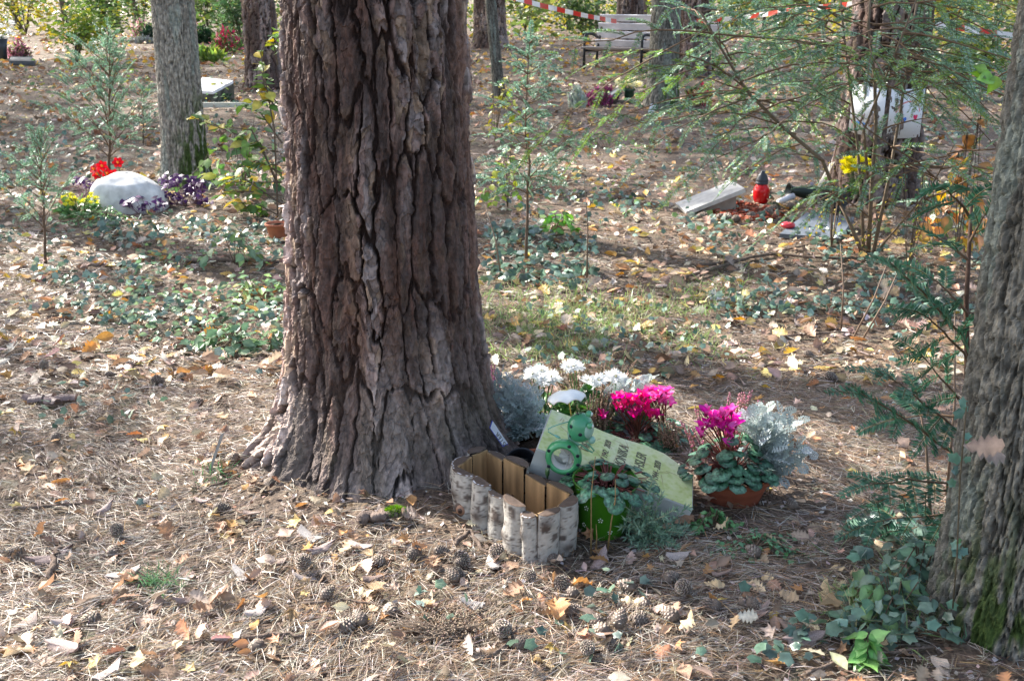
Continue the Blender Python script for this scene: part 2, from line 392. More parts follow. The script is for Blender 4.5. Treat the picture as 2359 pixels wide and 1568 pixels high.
def ridge_trunk(cx, cy, rf, zs, nth, seed, lean=(0, 0), cell=.02, depth=.009, base=(.20, .185, .155), moss=None, dense=0, bend=None):
    th = np.linspace(0, 2*np.pi, nth, endpoint=False)
    if dense: th = th-dense*np.sin(th-1.5*np.pi)
    TT, ZZ = np.meshgrid(th, zs); r = rf(ZZ); rm = float(rf(np.array([.8]))[0]); c, s = np.cos(TT), np.sin(TT)
    nc = max(10, int(round(2*np.pi*rm/cell)))
    wx = (fbm(c*5, s*5, ZZ*6, 3, seed)-.5)*2.4
    f1, f2, idd, _, _ = voro(TT/(2*np.pi)*nc+wx+(fbm(c*50, s*50, ZZ*60, 2, seed+33)-.5)*.5, ZZ/(cell*4.2)+(fbm(c*14, s*14, ZZ*9, 2, seed+3)-.5)*2.2, nc, seed+1)
    k1_, k2_, _, _, _ = voro(TT/(2*np.pi)*round(nc*.45)+wx*.6, ZZ/(cell*13)+(fbm(c*4, s*4, ZZ*6, 2, seed+43)-.5)*2, round(nc*.45), seed+44)
    e = sst(.0, .35, f2-f1)*.6+.55*sst(.0, .25, k2_-k1_); fine = fbm(c*62*rm/.13, s*62*rm/.13, ZZ*70, 3, seed+9); big = fbm(c*2, s*2, ZZ*2.5, 3, seed+15)
    rr = r+depth*(e-.5)+depth*.75*(fine-.5)+.05*rm*(big-.5)
    bx = bend(ZZ) if bend else 0
    P = np.stack([cx+bx+lean[0]*ZZ+rr*c, cy+lean[1]*ZZ+rr*s, ZZ], -1)
    col = np.array(base)*(.36+.80*e[..., None])*(.7+.6*fine[..., None])*(.8+.4*big[..., None])
    lich = (sst(.56, .68, fbm(c*3+4, s*3, ZZ*4, 3, seed+25))*.45)[..., None]; col = col*(1-lich)+V3(.26, .31, .27)*lich
    if moss is not None:
        m = (moss(TT, ZZ)*sst(.42, .58, fbm(c*9, s*9, ZZ*14, 3, seed+37)+.12*(moss(TT, ZZ)-.5)))[..., None]; col = col*(1-m)+V3(.055, .085, .022)*(.7+.6*fine[..., None])*m
    return P, np.clip(col, .01, .8)
# the big pine
MX, MY = -.318, 2.52
root = thing('pine_tree', 'thick flaky-barked pine trunk with flared roots in the middle, birch planter at its foot', 'tree', (MX, MY, 0))
def rf(z): return .196+.036*np.clip((1.15-z)/.9, -3, 1)+.062*np.exp(-np.maximum(z, 0)/.12)+.0*z
lob = [(-2.95, .13), (-2.45, .08), (-1.95, .07), (-1.45, .06), (-.95, .08), (-.3, .12), (.6, .1), (1.6, .1), (2.5, .1)]
def rootf(T, Zz):
    s = 0
    for a, k in lob:
        d = np.arctan2(np.sin(T-a), np.cos(T-a)); s = s+k*np.exp(-(d/.27)**2)
    return (s-.02)*np.exp(-np.maximum(Zz, 0)/.095)+.010*np.exp(-np.maximum(Zz, 0)/.25)*np.sin(T*7+1)
zs = np.concatenate([np.linspace(-.06, 1.28, 500), 1.28+np.linspace(.004, 1, 60)**2*12.7])
zs2 = np.where(zs > 1.28, zs, zs)
def rf_all(z): return np.where(z < 1.15, rf(z), np.maximum(.04, .196-.0140*(z-1.15)))
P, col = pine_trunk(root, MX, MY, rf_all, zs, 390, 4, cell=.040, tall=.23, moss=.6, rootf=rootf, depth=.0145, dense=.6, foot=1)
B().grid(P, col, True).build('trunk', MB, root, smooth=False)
TREES = [(MX, MY, root, 14)]
def pine(px, py, wpx, label, seed, tall=.3, cell=.06, tint=1, group=None, nth=110, nz=170, depth=.03, h=13, shift=0):
    g = GG(px, py); k = ppm(py); r = wpx/2/k
    cy = g[1]+r*.9; rt = thing('pine_tree', label, 'tree', (g[0], cy, g[2]), group)
    z = np.concatenate([np.linspace(-.15, 1.9, nz), 1.9+np.linspace(.01, 1, 20)**2*(h-2)])
    def f(q): return np.maximum(.03, r*(1.04-.06*q)+r*.35*np.exp(-np.maximum(q, 0)/.15))
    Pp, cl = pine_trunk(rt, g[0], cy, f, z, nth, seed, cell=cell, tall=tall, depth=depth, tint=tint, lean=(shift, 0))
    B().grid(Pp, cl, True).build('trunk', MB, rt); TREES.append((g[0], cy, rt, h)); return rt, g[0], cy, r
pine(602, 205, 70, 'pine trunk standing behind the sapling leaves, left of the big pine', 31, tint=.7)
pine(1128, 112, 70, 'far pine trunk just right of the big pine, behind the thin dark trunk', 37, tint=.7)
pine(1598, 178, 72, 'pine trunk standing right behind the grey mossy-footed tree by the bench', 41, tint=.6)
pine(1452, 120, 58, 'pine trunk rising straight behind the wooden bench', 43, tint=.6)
_, QX, QY, QR = pine(2035, 470, 165, 'dark pine trunk on the right with childrens drawings fixed to it', 47, nth=200, nz=300, depth=.03, tint=.55)
def grey(px, py, wpx, label, seed, cat='tree', nth=120, nz=180, lean=0, base=(.20, .185, .155), cell=.025, depth=.01, moss=None, h=10, name='broadleaf_tree', group=None, dense=0):
    g = GG(px, py); k = ppm(py); r = wpx/2/k; cy = g[1]+r*.8
    rt = thing(name, label, cat, (g[0], cy, g[2]), group)
    z = np.concatenate([np.linspace(-.15, 1.8, nz), 1.8+np.linspace(.01, 1, 16)**2*(h-2)])
    def f(q): return np.maximum(.015, r*(1.03-.05*q)+r*.36*np.exp(-np.maximum(q, 0)/.13))
    Pp, cl = ridge_trunk(g[0], cy, f, z, nth, seed, (lean, 0), cell, depth, base, moss, dense)
    B().grid(Pp, cl, True).build('trunk', MB2, rt); TREES.append((g[0]+lean*h, cy, rt, h)); return rt, g[0], cy, r
mossR = lambda T, Zz: sst(.55, .05, Zz-.25*np.cos(T-.0))*sst(-.2, .8, np.cos(T+.5))
grey(420, 428, 92, 'grey ridged tree trunk with mossy right foot behind the white boulder', 53, lean=.02, moss=mossR, nth=220, nz=330, base=(.27, .245, .205), cell=.017)
grey(1528, 248, 66, 'grey trunk with mossy foot standing in front of the bench', 59, moss=mossR, base=(.17, .16, .135))
grey(1150, 226, 24, 'thin dark leaning trunk between the big pine and the fir sapling', 61, lean=-.09, base=(.13, .12, .10), nth=60)
# right foreground tree
g = GG(2330, 1505); RTX, RTY = .972, g[1]+.13
rt = thing('broadleaf_tree', 'grey mossy trunk close by at the right edge with ivy on its bark', 'tree', (RTX, RTY, 0))
def f(q): return np.maximum(.02, .140-.004*q+.020*np.exp(-np.maximum(q, 0)/.12))
z = np.concatenate([np.linspace(-.08, 1.3, 370), 1.3+np.linspace(.01, 1, 30)**2*9])
Pp, cl = ridge_trunk(RTX, RTY, f, z, 290, 67, (-.010, 0), .0165, .0115, (.15, .142, .12), lambda T, Zz: sst(.42, .02, Zz)*sst(-1.2, .3, np.cos(T+1.1)), dense=.5)
B().grid(Pp, cl, True).build('trunk', MB2, rt, smooth=False); TREES.append((RTX, RTY, rt, 9))
RT = rt
# distant thin trees in front of and within the undergrowth
far = [(40, 70, 16), (150, 62, 12), (262, 64, 20), (318, 78, 9), (520, 66, 22), (745, 60, 30), (1230, 62, 12), (1310, 70, 8), (1375, 72, 11), (1688, 70, 10), (1722, 66, 28), (1760, 72, 9), (1830, 64, 22), (1885, 70, 12), (2172, 68, 26), (2228, 74, 12)]
nm = ['behind the vase of white flowers', 'above the yellow-green bush', 'left of the grey ridged tree', 'close to the grey ridged tree', 'right of the grey ridged tree', 'hidden by the big pine', 'under the barrier tape', 'under the barrier tape', 'left of the bench', 'right of the bench pines', 'right of the bench pines', 'right of the bench pines', 'behind the yew branches', 'behind the yew branches', 'at the far right behind the tape', 'at the far right behind the tape']
for i, (px, py, wp) in enumerate(far):
    if i == 5: continue
    k = ['thin', 'slender', 'dark', 'very thin'][i % 4]
    grey(px, py, wp, '%s far forest trunk in the undergrowth %s' % (k if wp < 18 else 'stout', nm[i]), 80+i, nth=40, nz=40, base=(.12, .10, .08), lean=random.uniform(-.04, .04), cell=.05, group='distant forest trunks', h=9)
# neighbours outside the picture whose crowns shade the place
for (x, y) in [(-9, 4.5), (-14, 10), (-17, 17), (-21, 25), (-8.2, 12.5), (-12, 2), (-5.5, 7.6), (3.5, 30), (-10, 31), (9.5, 12)]:
    r = .2; rt = thing('pine_tree', 'pine tree outside the picture, %s' % {-9: 'left of the white boulder', -14: 'far left of the white boulder', -17: 'left beyond the golden bush', -21: 'farthest left behind the wood edge', -8.2: 'left behind the tall dark vase', -12: 'far left level with the big pine', -5.5: 'just left of the small left yew', 3.5: 'deep in the wood behind the bench', -10: 'deep in the wood at far left', 9.5: 'right of the pine with drawings'}[x], 'tree', (x, y, 0), 'pines around the clearing')
    zz = np.linspace(-.1, 13, 30); a = np.linspace(0, 2*np.pi, 20, endpoint=False)
    Pq = np.stack([x+(r*(1.1-zz/15))[:, None]*np.cos(a), y+(r*(1.1-zz/15))[:, None]*np.sin(a), np.repeat(zz[:, None], 20, 1)], -1)
    B().grid(Pq, (.16, .11, .09), True).build('trunk', MB, rt); TREES.append((x, y, rt, 14))
# crowns: unseen needle clumps placed high up for shade, gaps shaped over chosen sunlit spots
BRIGHT = [(60, 1470, .5), (250, 1400, .3), (400, 1530, .25), (500, 1300, .1), (560, 740, .3), (590, 640, .3), (285, 480, .5), (1290, 900, .16), (1440, 900, .16), (1700, 700, .35), (1900, 720, .45), (2060, 700, .3), (1790, 1000, .25), (90, 470, .5), (490, 236, .9), (1440, 90, .9), (1900, 300, .6), (1650, 420, .4), (1450, 520, .4), (1350, 700, .3), (1550, 640, .35), (200, 600, .4), (2050, 480, .4), (1500, 1080, .3), (1250, 360, .4), (1950, 1100, .2), (700, 1480, .2), (640, 1010, .1), (560, 400, .4)]
BR = [(*G(a, b)[:2], r) for a, b, r in BRIGHT]+[(3.0, 4.7, .9), (2.2, 5.1, .6), (3.9, 4.8, .6), (1.7, 4.4, .4)]
cl = []
for i in range(2000):
    tx, ty = R.uniform(-8, 9), R.uniform(-.5, 26) 
    h = R.uniform(6.5, 13.5)
    if any(math.hypot(tx-a, ty-b) < r+.42 for a, b, r in BR): continue
    cl.append((tx+SUN.x*h/SUN.z, ty+SUN.y*h/SUN.z, h))
for i in range(140): cl.append((R.uniform(-9, 10), R.uniform(14, 40), R.uniform(5, 13)))
cl = np.array(cl); tp = np.array([(a, b) for a, b, _, _ in TREES])
own = np.argmin(np.hypot(cl[:, 0, None]-tp[:, 0], cl[:, 1, None]-tp[:, 1]), 1)
for k, (a, b, rt, hh) in enumerate(TREES):
    q = cl[own == k]
    if not len(q): continue
    n = 34; c = np.repeat(q, n, 0)+rdir(len(q)*n)*(R.uniform(0, 1, (len(q)*n, 1))**.5)*V3(.52, .52, .3)
    bt = B().inst(CARD, frames(rdir(len(c)), rdir(len(c))), c, np.stack([R.uniform(.06, .11, len(c)), R.uniform(.18, .3, len(c)), np.full(len(c), .2)], -1), pal([(.06, .10, .03), (.08, .12, .035), (.12, .13, .03)], len(c)))
    bt.build('crown', ML, rt)
    lb = B()
    for s in q[::3]:
        z0 = max(4., s[2]-1.5); p0 = V3(a, b, z0); p1 = V3(*s); m = (p0+p1)/2+V3(0, 0, .4); lb.tube([p0, m, p1], [.05, .03, .012], 5, (.14, .1, .08))
    lb.build('limb', MB2, rt)
# ------------------------------------------------------------------ grave things in the middle
def text(body, size, M, pos, parent, mat, extr=.0004, shear=0, sx=1, name='inscription', offs=.0015):
    cu = bpy.data.curves.new(name, 'FONT'); cu.body = body; cu.size = size; cu.extrude = extr; cu.shear = shear
    cu.align_x = 'CENTER'; cu.align_y = 'CENTER'; cu.materials.append(mat)
    tmp = bpy.data.objects.new('tmp', cu); C.objects.link(tmp); bpy.context.view_layer.update()
    me = bpy.data.meshes.new_from_object(tmp.evaluated_get(bpy.context.evaluated_depsgraph_get())); bpy.data.objects.remove(tmp); bpy.data.curves.remove(cu)
    if not me.materials: me.materials.append(mat)
    o = bpy.data.objects.new(name, me); C.objects.link(o); o.parent = parent
    m = Matrix([list(M[0]*1.0), list(M[1]), list(M[2])]).to_4x4()
    p = np.asarray(pos)+np.asarray(M)[:, 2]*offs-ORG[parent.name]
    o.matrix_local = Matrix.Translation(Vector(p)) @ m @ Matrix.Diagonal((sx, 1, 1, 1))
    return o
def solid(name, c, rough=.6, **k):
    m = mk(name, rough, **k); n = m.node_tree.nodes.new('ShaderNodeRGB'); n.outputs[0].default_value = (*c, 1)
    m.node_tree.links.new(n.outputs[0], m.node_tree.nodes['Principled BSDF'].inputs['Base Color']); return m
MTX = solid('inscription_paint', (.13, .125, .085), .7)
SP = lambda X, Y: ((1750+X/1.7418)/1.7364, (1400+Y/1.7418)/1.7364)      # close-up pixels to photo pixels
BLK = [(MX, MY, .40), (RTX, RTY, .22)]

# flat headstone, raised at its left end
c0 = GG(1490, 1170)
pC = AT(*SP(1780, 1105), GG(*SP(1722, 1222))[1]+.004); n = nrm(V3(-.32, -.14, 1)*V3(-1, 1, 1)*V3(1, 1, 1))
n = nrm(V3(.30, -.20, 1)); pC = PL(*SP(1780, 1105), pC, n)
outl = [(790, 410), (690, 685), (1050, 825), (1400, 960), (1780, 1105), (1785, 890), (1700, 805), (1590, 722), (1450, 660), (1300, 615), (1150, 562), (930, 462)]
top = np.array([PL(*SP(*q), pC, n) for q in outl])
c0 = top.mean(0); c0[2] = 0
hs = thing('headstone', 'pale green-stained flat headstone lying aslant behind the green bucket, dark lettering', 'gravestone', c0)
bt = B(); bv = nrm(top.mean(0)-top)*.003
r0 = top+bv; r1 = top-n*.0025; r2 = top-n*.066; P = np.stack([r2, r1, r0])
tn = P.shape[1]
def fan(bt, loop, col):
    c = loop.mean(0); k = len(loop); bt.raw(np.concatenate([[c], loop]), [[0, i+1, (i+1) % k+1] for i in range(k)], col)
bt.grid(P, (.44, .44, .41), True); fan(bt, r2[::-1], (.3, .3, .28))
MHS = mk('green_stained_stone', .7, .3, nscale=9, namt=.22, bscale=220, bstr=.2)
bt.build('slab', MHS, hs, smooth=False)
bt = B(); ng = 60
fan(bt, r0+n*.0006, (.50, .51, .40))
ax = bt.V[0]
MHF = bpy.data.materials.new('algae_stained_face'); MHF.use_nodes = True
t = MHF.node_tree; N = t.nodes; L = t.links.new; p = N['Principled BSDF']; p.inputs['Roughness'].default_value = .75; tc = N.new('ShaderNodeTexCoord')
a1 = noise(11); a2 = noise(70)
k1 = ramp(a1, [(.3, (.62, .62, .44)), (.5, (.56, .62, .24)), (.66, (.45, .50, .13))]); k2 = ramp(a2, [(.35, (.36, .46, .16)), (.5, (.56, .62, .34)), (.7, (.64, .66, .46))])
L(mix(.5, k1, k2), p.inputs['Base Color'])
bt.build('lettered_face', MHF, hs, smooth=False)
# lettering runs up the stone across its short side
ya = nrm(PL(*SP(700, 690), pC, n)-PL(*SP(1400, 960), pC, n)); za = n; xa = nrm(np.cross(ya, za)); xa = xa if xa[1] > 0 else -xa
xa = nrm(np.cross(ya, za)); Mx = np.stack([xa, ya, za], 1)
for s, q, sz, sh in [('DIESER', (1040, 650), .030, .15), ('* 1942   2020', (1175, 700), .021, .25), ('MONIKA', (1285, 745), .034, .15), ('HSLER', (1415, 775), .034, .15), ('* 1944 - 2020', (1525, 850), .022, .25)]:
    text(s, sz*1.02, Mx, PL(*SP(*q), pC, n), hs, MTX, shear=sh, sx=.72)
sup = B(); cc = top.mean(0)+V3(-.07, .03, 0); sup.box((cc[0], cc[1], (cc[2]-.06)/2), (.15, .09, cc[2]-.055), (.05, .045, .04)); sup.build('support', MSN, hs, smooth=False)
BLK.append((c0[0], c0[1], .17))

# needles and crumbs lying on the stone
nn_ = 34; u_ = R.uniform(.05, .95, nn_); v_ = R.uniform(.1, .9, nn_); pe = r0[0][None]*((1-u_)*(1-v_))[:, None]+r0[1][None]*((1-u_)*v_)[:, None]+r0[4][None]*(u_*v_)[:, None]+r0[6][None]*(u_*(1-v_))[:, None]
dd_ = rdir(nn_); dd_ = dd_-n*(dd_@n)[:, None]; bq = B().inst(NDL, frames(dd_, np.repeat(n[None], nn_, 0)), pe+n*.0018, np.stack([np.full(nn_, .0013), R.uniform(.02, .06, nn_), np.full(nn_, .03)], -1), pal([(.30, .2, .1), (.2, .13, .08), (.45, .32, .18)], nn_))
oq = bq.build('fallen_needles', MND, None, c0); tag(oq, 'brown pine needles scattered on the pale green headstone', 'needles', kind='stuff')
# birch planter: ring of half logs
def half_log(bt, ins, a, b, zb, zt, nrmv, rad, seed, wob):
    a, b = np.array(a), np.array(b); w = np.linalg.norm(b-a); m = (a+b)/2; tdir = (b-a)/w; no = np.array(nrmv)
    rr = np.random.default_rng(seed); nz = 44; na = 17; bul = rad
    an = np.linspace(0, np.pi, na); z = np.linspace(zb, zt, nz)
    k1 = rr.uniform(.3, .8); kn = rr.uniform(zb+.03, zt-.02); kx = rr.uniform(.7, 2.3)
    A, Zq = np.meshgrid(an, z)
    R_ = 1+.05*(fbm(A*2+seed, Zq*40, 0*A, 3, seed)-.5)*2+.16*np.exp(-((Zq-kn)/.012)**2-((A-kx)/.6)**2)
    off = wob*np.sin(Zq*30+seed)*.5
    x = m[0]+tdir[0]*np.cos(A)*w*.515*R_*(-1)+no[0]*(np.sin(A)*bul*R_+off); y = m[1]+tdir[1]*np.cos(A)*w*.515*R_*(-1)+no[1]*(np.sin(A)*bul*R_+off)
    tilt = (Zq-zb)*rr.uniform(-.02, .02)
    P = np.stack([x+tdir[0]*tilt, y+tdir[1]*tilt, Zq+rr.uniform(-.003, .003)], -1)
    nn = fbm(A*3.2+seed*3, Zq*330, 0*A, 2, seed+3); dark = sst(.66, .76, nn)*.9
    pt = sst(.60, .68, fbm(A*1.9+seed*3, Zq*45, 0*A, 4, seed+8))
    kk = np.exp(-((Zq-kn)/.014)**2-((A-kx)/.5)**2)
    col = V3(.40, .375, .335)*(.85+.3*fbm(A*20, Zq*300, 0*A, 2, seed+5)[..., None])
    dd = np.clip(np.maximum(dark*.85, pt*.9)+kk, 0, 1)[..., None]; col = col*(1-dd)+V3(.085, .065, .055)*dd
    eg = sst(.12, 0, np.minimum(A, np.pi-A))[..., None]*.8; col = col*(1-eg)+V3(.09, .06, .045)*eg
    bt.grid(P, col)
    top = P[-1]; k = len(top); inner = top*1.0
    cen = np.array([*m, zt])-np.append(no, 0)*.004
    ring = top*.86+cen*.14; cb = V3(.10, .065, .045)
    fr = (h3(np.arange(k), np.arange(k)*0+seed, np.arange(k)*0, 9) > .62)[:, None]*(rr.random() > .35)
    bt.raw(np.concatenate([top+V3(0, 0, .0005), ring+V3(0, 0, .0016)]), [[i, i+1, k+i+1] for i in range(k-1)]+[[i, k+i+1, k+i] for i in range(k-1)], np.concatenate([cb*np.ones((k, 3)), np.where(fr, V3(.75, .77, .8), cb*1.1)]))
    q = [np.append(np.array(a), 0), np.append(np.array(b), 0)]
    endc = ring; bt.raw(np.concatenate([[cen+V3(0, 0, .0012)], endc+V3(0, 0, .0015)]), [[0, i+1, i+2] for i in range(k-1)], V3(.095, .066, .05))
    # flat wooden inner face
    i0, i1 = np.array(a)-no*.005, np.array(b)-no*.005; g = .04
    i0, i1 = i0+(i1-i0)*g, i1+(i0-i1)*g
    zz = np.linspace(zb+.004, zt-.001, 12); uu = np.linspace(0, 1, 7); U, Z2 = np.meshgrid(uu, zz)
    P2 = np.stack([i0[0]+(i1[0]-i0[0])*U, i0[1]+(i1[1]-i0[1])*U, Z2], -1)
    wn = fbm(U*30+seed, Z2*12, 0*U, 3, seed+2)
    bt2 = ins
    thick = np.append(no*.005, 0)
    bt2.grid(P2, V3(.42, .255, .12)*(.35+1.1*wn[..., None])); bt2.raw([P2[-1, 0], P2[-1, -1], P2[-1, -1]+thick, P2[-1, 0]+thick], [[0, 1, 2], [0, 2, 3]], (.3, .2, .1))
MBI = mk('birch_bark', .6, .3, nscale=70, namt=.18, bscale=130, bstr=.4); MIN = mk('split_wood', .6, .3, nscale=50, namt=.15, stretch=(1, 1, .2))
zt = .118
def S3(X, Y, z): return G(*SP(X, Y), z)[:2]
rim = [(112, 812), (262, 885), (362, 955), (482, 1022), (612, 1112), (706, 1152), (852, 1100), (952, 1018), (775, 925), (622, 832), (464, 752), (340, 682), (222, 728)]
rp = np.array([S3(a, b, zt) for a, b in rim]); cen = rp.mean(0); rp = cen+(rp-cen)*.965
pl = thing('birch_planter', 'empty planter box made of a ring of split white birch logs', 'planter', (*cen, 0))
for i in range(len(rp)):
    a, b = rp[i], rp[(i+1) % len(rp)]; d = (b-a)/np.linalg.norm(b-a); no = np.array([d[1], -d[0]]); no = no if np.dot(no, (a+b)/2-cen) > 0 else -no
    o_, i_ = B(), B(); half_log(o_, i_, a, b, -.01, zt+[0, .004, -.007, .005, -.004, .001][i % 6], no, .022+.004*math.sin(i*2.3), 100+i, .005)
    lg = o_.build('half_log', MBI, pl); i_.build('wooden_side', MIN, lg, smooth=False)
fl = B(); fan(fl, np.concatenate([cen+(rp-cen)*.97, np.full((len(rp), 1), .012)], 1), (.07, .05, .035)); fl.build('bottom_board', MSO, pl)
# the bark knot eye on the first log, and staples inside
kb = B(); kc = G(*SP(160, 1115), .035); dv = nrm(V3(-.4, -1, .1)); Mk = frames(np.array([[0, 0, 1.]]), np.array([dv]))[0]
for rr_, off, c_ in [(.019, 0, (.10, .07, .055)), (.013, .004, (.30, .17, .11)), (.008, .006, (.08, .05, .04))]:
    kb.sph(kc+dv*(off-.006), (rr_*.9, rr_, .006), c_, 14, Mk)
kb.build('knot', MBI, pl)
stp = B()
for X, Y in [(250, 760), (308, 740), (400, 752), (195, 800), (548, 845)]:
    pz = G(*SP(X, Y), .095); stp.tube([pz, pz+V3(0, -.003, .004), pz+V3(.002, -.003, -.006)], .0008, 4, (.12, .12, .14))
stp.build('staple', MPL, pl)
BLK.append((cen[0], cen[1], .15)); BLK.append((cen[0]-.08, cen[1]+.06, .1))

# green bucket with cyclamen leaves
bc = V3(*G(1385, 1221)[:2], 0); BR_, BT_, BH = .052, .071, .128
bk = thing('flower_bucket', 'glossy green metal bucket printed with small white flowers, cyclamen growing in it', 'bucket', bc)
pr = [(0, .002), (BR_, .002), (BR_+.001, .005)]+[(BR_+(BT_-BR_)*t, .005+(BH-.005)*t) for t in np.linspace(.1, 1, 10)]
pr += [(BT_+.0022, BH+.0008), (BT_+.0016, BH+.0028), (BT_-.001, BH+.0015), (BT_-.0025, BH-.004), (BT_-.006, BH-.02)]
Mt = np.array(Matrix.Rotation(math.radians(2.5), 3, 'Y')@Matrix.Rotation(math.radians(3), 3, 'X'))
B().lathe(pr, 48, Mt, bc, (.035, .15, .006)).build('pail', MPA, bk)
sb = B().lathe([(0, BH-.02), (BT_-.006, BH-.022)], 24, Mt, bc, (.045, .03, .02)).build('soil', MSO, bk)
def bpos(az, hh, off=.0006): rr = BR_+(BT_-BR_)*hh/BH+off; return bc+Mt@V3(rr*math.cos(az), rr*math.sin(az), hh), Mt@V3(math.cos(az), math.sin(az), -.14)
for az, hh in [(-2.75, .075), (-2.28, .084), (-1.75, .061), (-2.42, .036), (-1.1, .085), (-1.35, .03), (-.6, .06), (-2.9, .03)]:
    dt = B(); pc, no = bpos(az, hh); Mq = frames(np.array([[0, 0, 1.]]), np.array([no]))[0]
    for j in range(5):
        a = j*2*math.pi/5; q = pc+Mq@V3(.0042*math.sin(a), .0042*math.cos(a), 0); dt.sph(q, (.0017, .0017, .0007), (.75, .78, .72), 8, Mq)
    dt.sph(pc, (.0009, .0009, .0006), (.6, .65, .5), 6, Mq); dt.build('printed_flower', MPL, bk)
BLK.append((bc[0], bc[1], .075))
CYG = [(.025, .075, .038), (.035, .095, .048), (.02, .06, .03), (.05, .115, .07)]
MCY = mk('cyclamen_leaf', .32, .5, tr=.12, nscale=170, namt=.65, bscale=110, bstr=.3)
def cyclamen(root, ctr, n, rad, hmin, hmax, size, stemcol=(.22, .07, .06), nfl=0, flc=None, fr=.04, fh=(.09, .12), fpos=None, flsize=.026, spread=1.0):
    ctr = np.asarray(ctr, float); st = B()
    for k in range(n):
        a = R.uniform(0, 2*np.pi); q = math.sqrt(R.uniform(0.03, 1)); hz = hmin+(hmax-hmin)*(1-q)*R.uniform(.7, 1.2)
        tip = ctr+V3(rad*q*math.cos(a), rad*q*math.sin(a)*spread, hz); b0 = ctr+V3(rad*.25*q*math.cos(a), rad*.25*q*math.sin(a), -.01)
        st.tube([b0, (b0+tip)/2+V3(0, 0, .012), tip], .0012, 5, stemcol, cap=False)
        out = nrm(V3(math.cos(a), math.sin(a), -.25-.3*q)+rdir(1)[0]*.25); up = nrm(V3(.55*q*math.cos(a), .55*q*math.sin(a), 1)+rdir(1)[0]*.2)
        M = frames(out[None], up[None]); sz = size*R.uniform(.75, 1.2); T = RND[k % 4]
        base = pal(CYG, 1)[0]; d = np.linalg.norm(T[0][:, :2]-V3(0, .45)[:2], axis=1)
        cv = np.repeat(base[None], len(T[0]), 0); ring = (d > .2) & (d < .35); cv[ring] = cv[ring]*1.8+V3(.03, .06, .045); cv[0] = base*.8
        lf = B().inst(T, M, np.array([tip]), sz, cv[None]); o = lf.build('leaf', MCY, root)
    st.build('leaf_stalks', MST, root)
    for k in range(nfl):
        if fpos: p = fpos[k]
        else:
            a = R.uniform(0, 2*np.pi); q = math.sqrt(R.uniform(0, 1)); p = ctr+V3(fr*q*math.cos(a), fr*q*math.sin(a)*.8, R.uniform(*fh))
        col = pal(flc, 5, .12); ff = B()
        az = np.arange(5)*2*np.pi/5+R.uniform(0, 6); d = np.stack([np.cos(az)*.5, np.sin(az)*.5, np.full(5, .95)], -1)+R.normal(0, .22, (5, 3))
        nn = np.stack([-np.cos(az)*1., -np.sin(az)*1., np.full(5, .5)], -1)+R.normal(0, .2, (5, 3))
        W = T_leaf([.12, .28, .36, .3, .08], .35, .25, 1, .3, k)
        ff.inst(W, frames(d, nn), np.repeat(p[None], 5, 0), flsize*R.uniform(.85, 1.15, 5), col)
        ff.sph(p-V3(0, 0, .002), (.004, .004, .005), (.35, .02, .12), 8)
        ff.tube([ctr+V3(R.normal(0, .008), R.normal(0, .008), -.005), (ctr+p)/2+V3(R.normal(0, .006), 0, .01), p], .0014, 5, (.20, .08, .05), cap=False)
        ff.build('flower', MPT, root)
cyclamen(bk, bc+V3(.012, .0, BH-.02), 58, .095, .014, .06, .031)

# frog figurine with wind wheel and umbrella
FY = GG(1322, 1186)[1]
def Z2(X, Y, dy=0): return AT((2100+X/3.92)/1.7364, (1550+Y/3.92)/1.7364, FY+dy)
gs = V3(*GG(1330, 1188)[:2], 0)
fg = thing('frog_figurine', 'green spotted tin frog garden stake with wind wheel body, holding an umbrella', 'figurine', gs)
ppz = 2400/((FY*CT)+(CH-.15)*ST); pz = lambda w: w/3.92/1.7364/ppz     # close-up pixels to metres
GRN, GRN2 = (.10, .34, .08), (.12, .42, .30)
hc = Z2(872, 620); hr = pz(212)
def shade(P, c): pass
hd = B().sph(hc, (hr*.97, hr*.9, hr*1.14), (.06, .30, .15), 32); hd.build('head', MPA, fg)
face = nrm(V3(.86, -.30, -.06))
B().sph(hc+face*hr*.30, (hr*.70, hr*.78, hr*.86), (.32, .50, .40), 24).build('face', MPA, fg)
for q in [(1003, 408), (1018, 597)]:
    e = Z2(*q, -.024); eo = B().sph(e, pz(52), (.08, .34, .17), 16).build('eye', MPA, fg)
    B().sph(e+face*pz(30), pz(34), (.62, .66, .6), 12).build('eyeball', MPA, eo); 
B().sph(Z2(1045, 818, -.004), (pz(62), pz(58), pz(66)), (.28, .50, .40), 16).build('snout', MPA, fg)
def spot(par, c, no, r, elong=1.): 
    M = frames(np.array([[0, 0, 1.]]), np.array([no]))[0]; B().sph(c, (r*elong, r, .0009), (.012, .018, .03), 14, M).build('spot', MPL, par)
for X, Y in [(855, 662), (715, 566), (822, 405), (1013, 520), (700, 730)]:
    p = Z2(X, Y); v = p-hc; A_ = V3(hr*.97, hr*.9, hr*1.14); vx, vz = v[0]/A_[0], v[2]/A_[2]; yy = -math.sqrt(max(.02, 1-vx*vx-vz*vz)); q = hc+V3(vx, yy, vz)*A_; no = nrm(V3(vx, yy, vz)/A_)
    spot(fg, q, no, pz(32))
bcn = Z2(607, 1080); ro, ri = pz(290), pz(180)
axd = nrm(V3(.28, -1, -.14)*V3(-.9, 1, -1)*1.0); axd = nrm(V3(-.22, -1, .18))
Mr = frames(np.array([[0, 0, 1.]]), np.array([axd]))[0]         # z of the lathe = ring axis towards the viewer
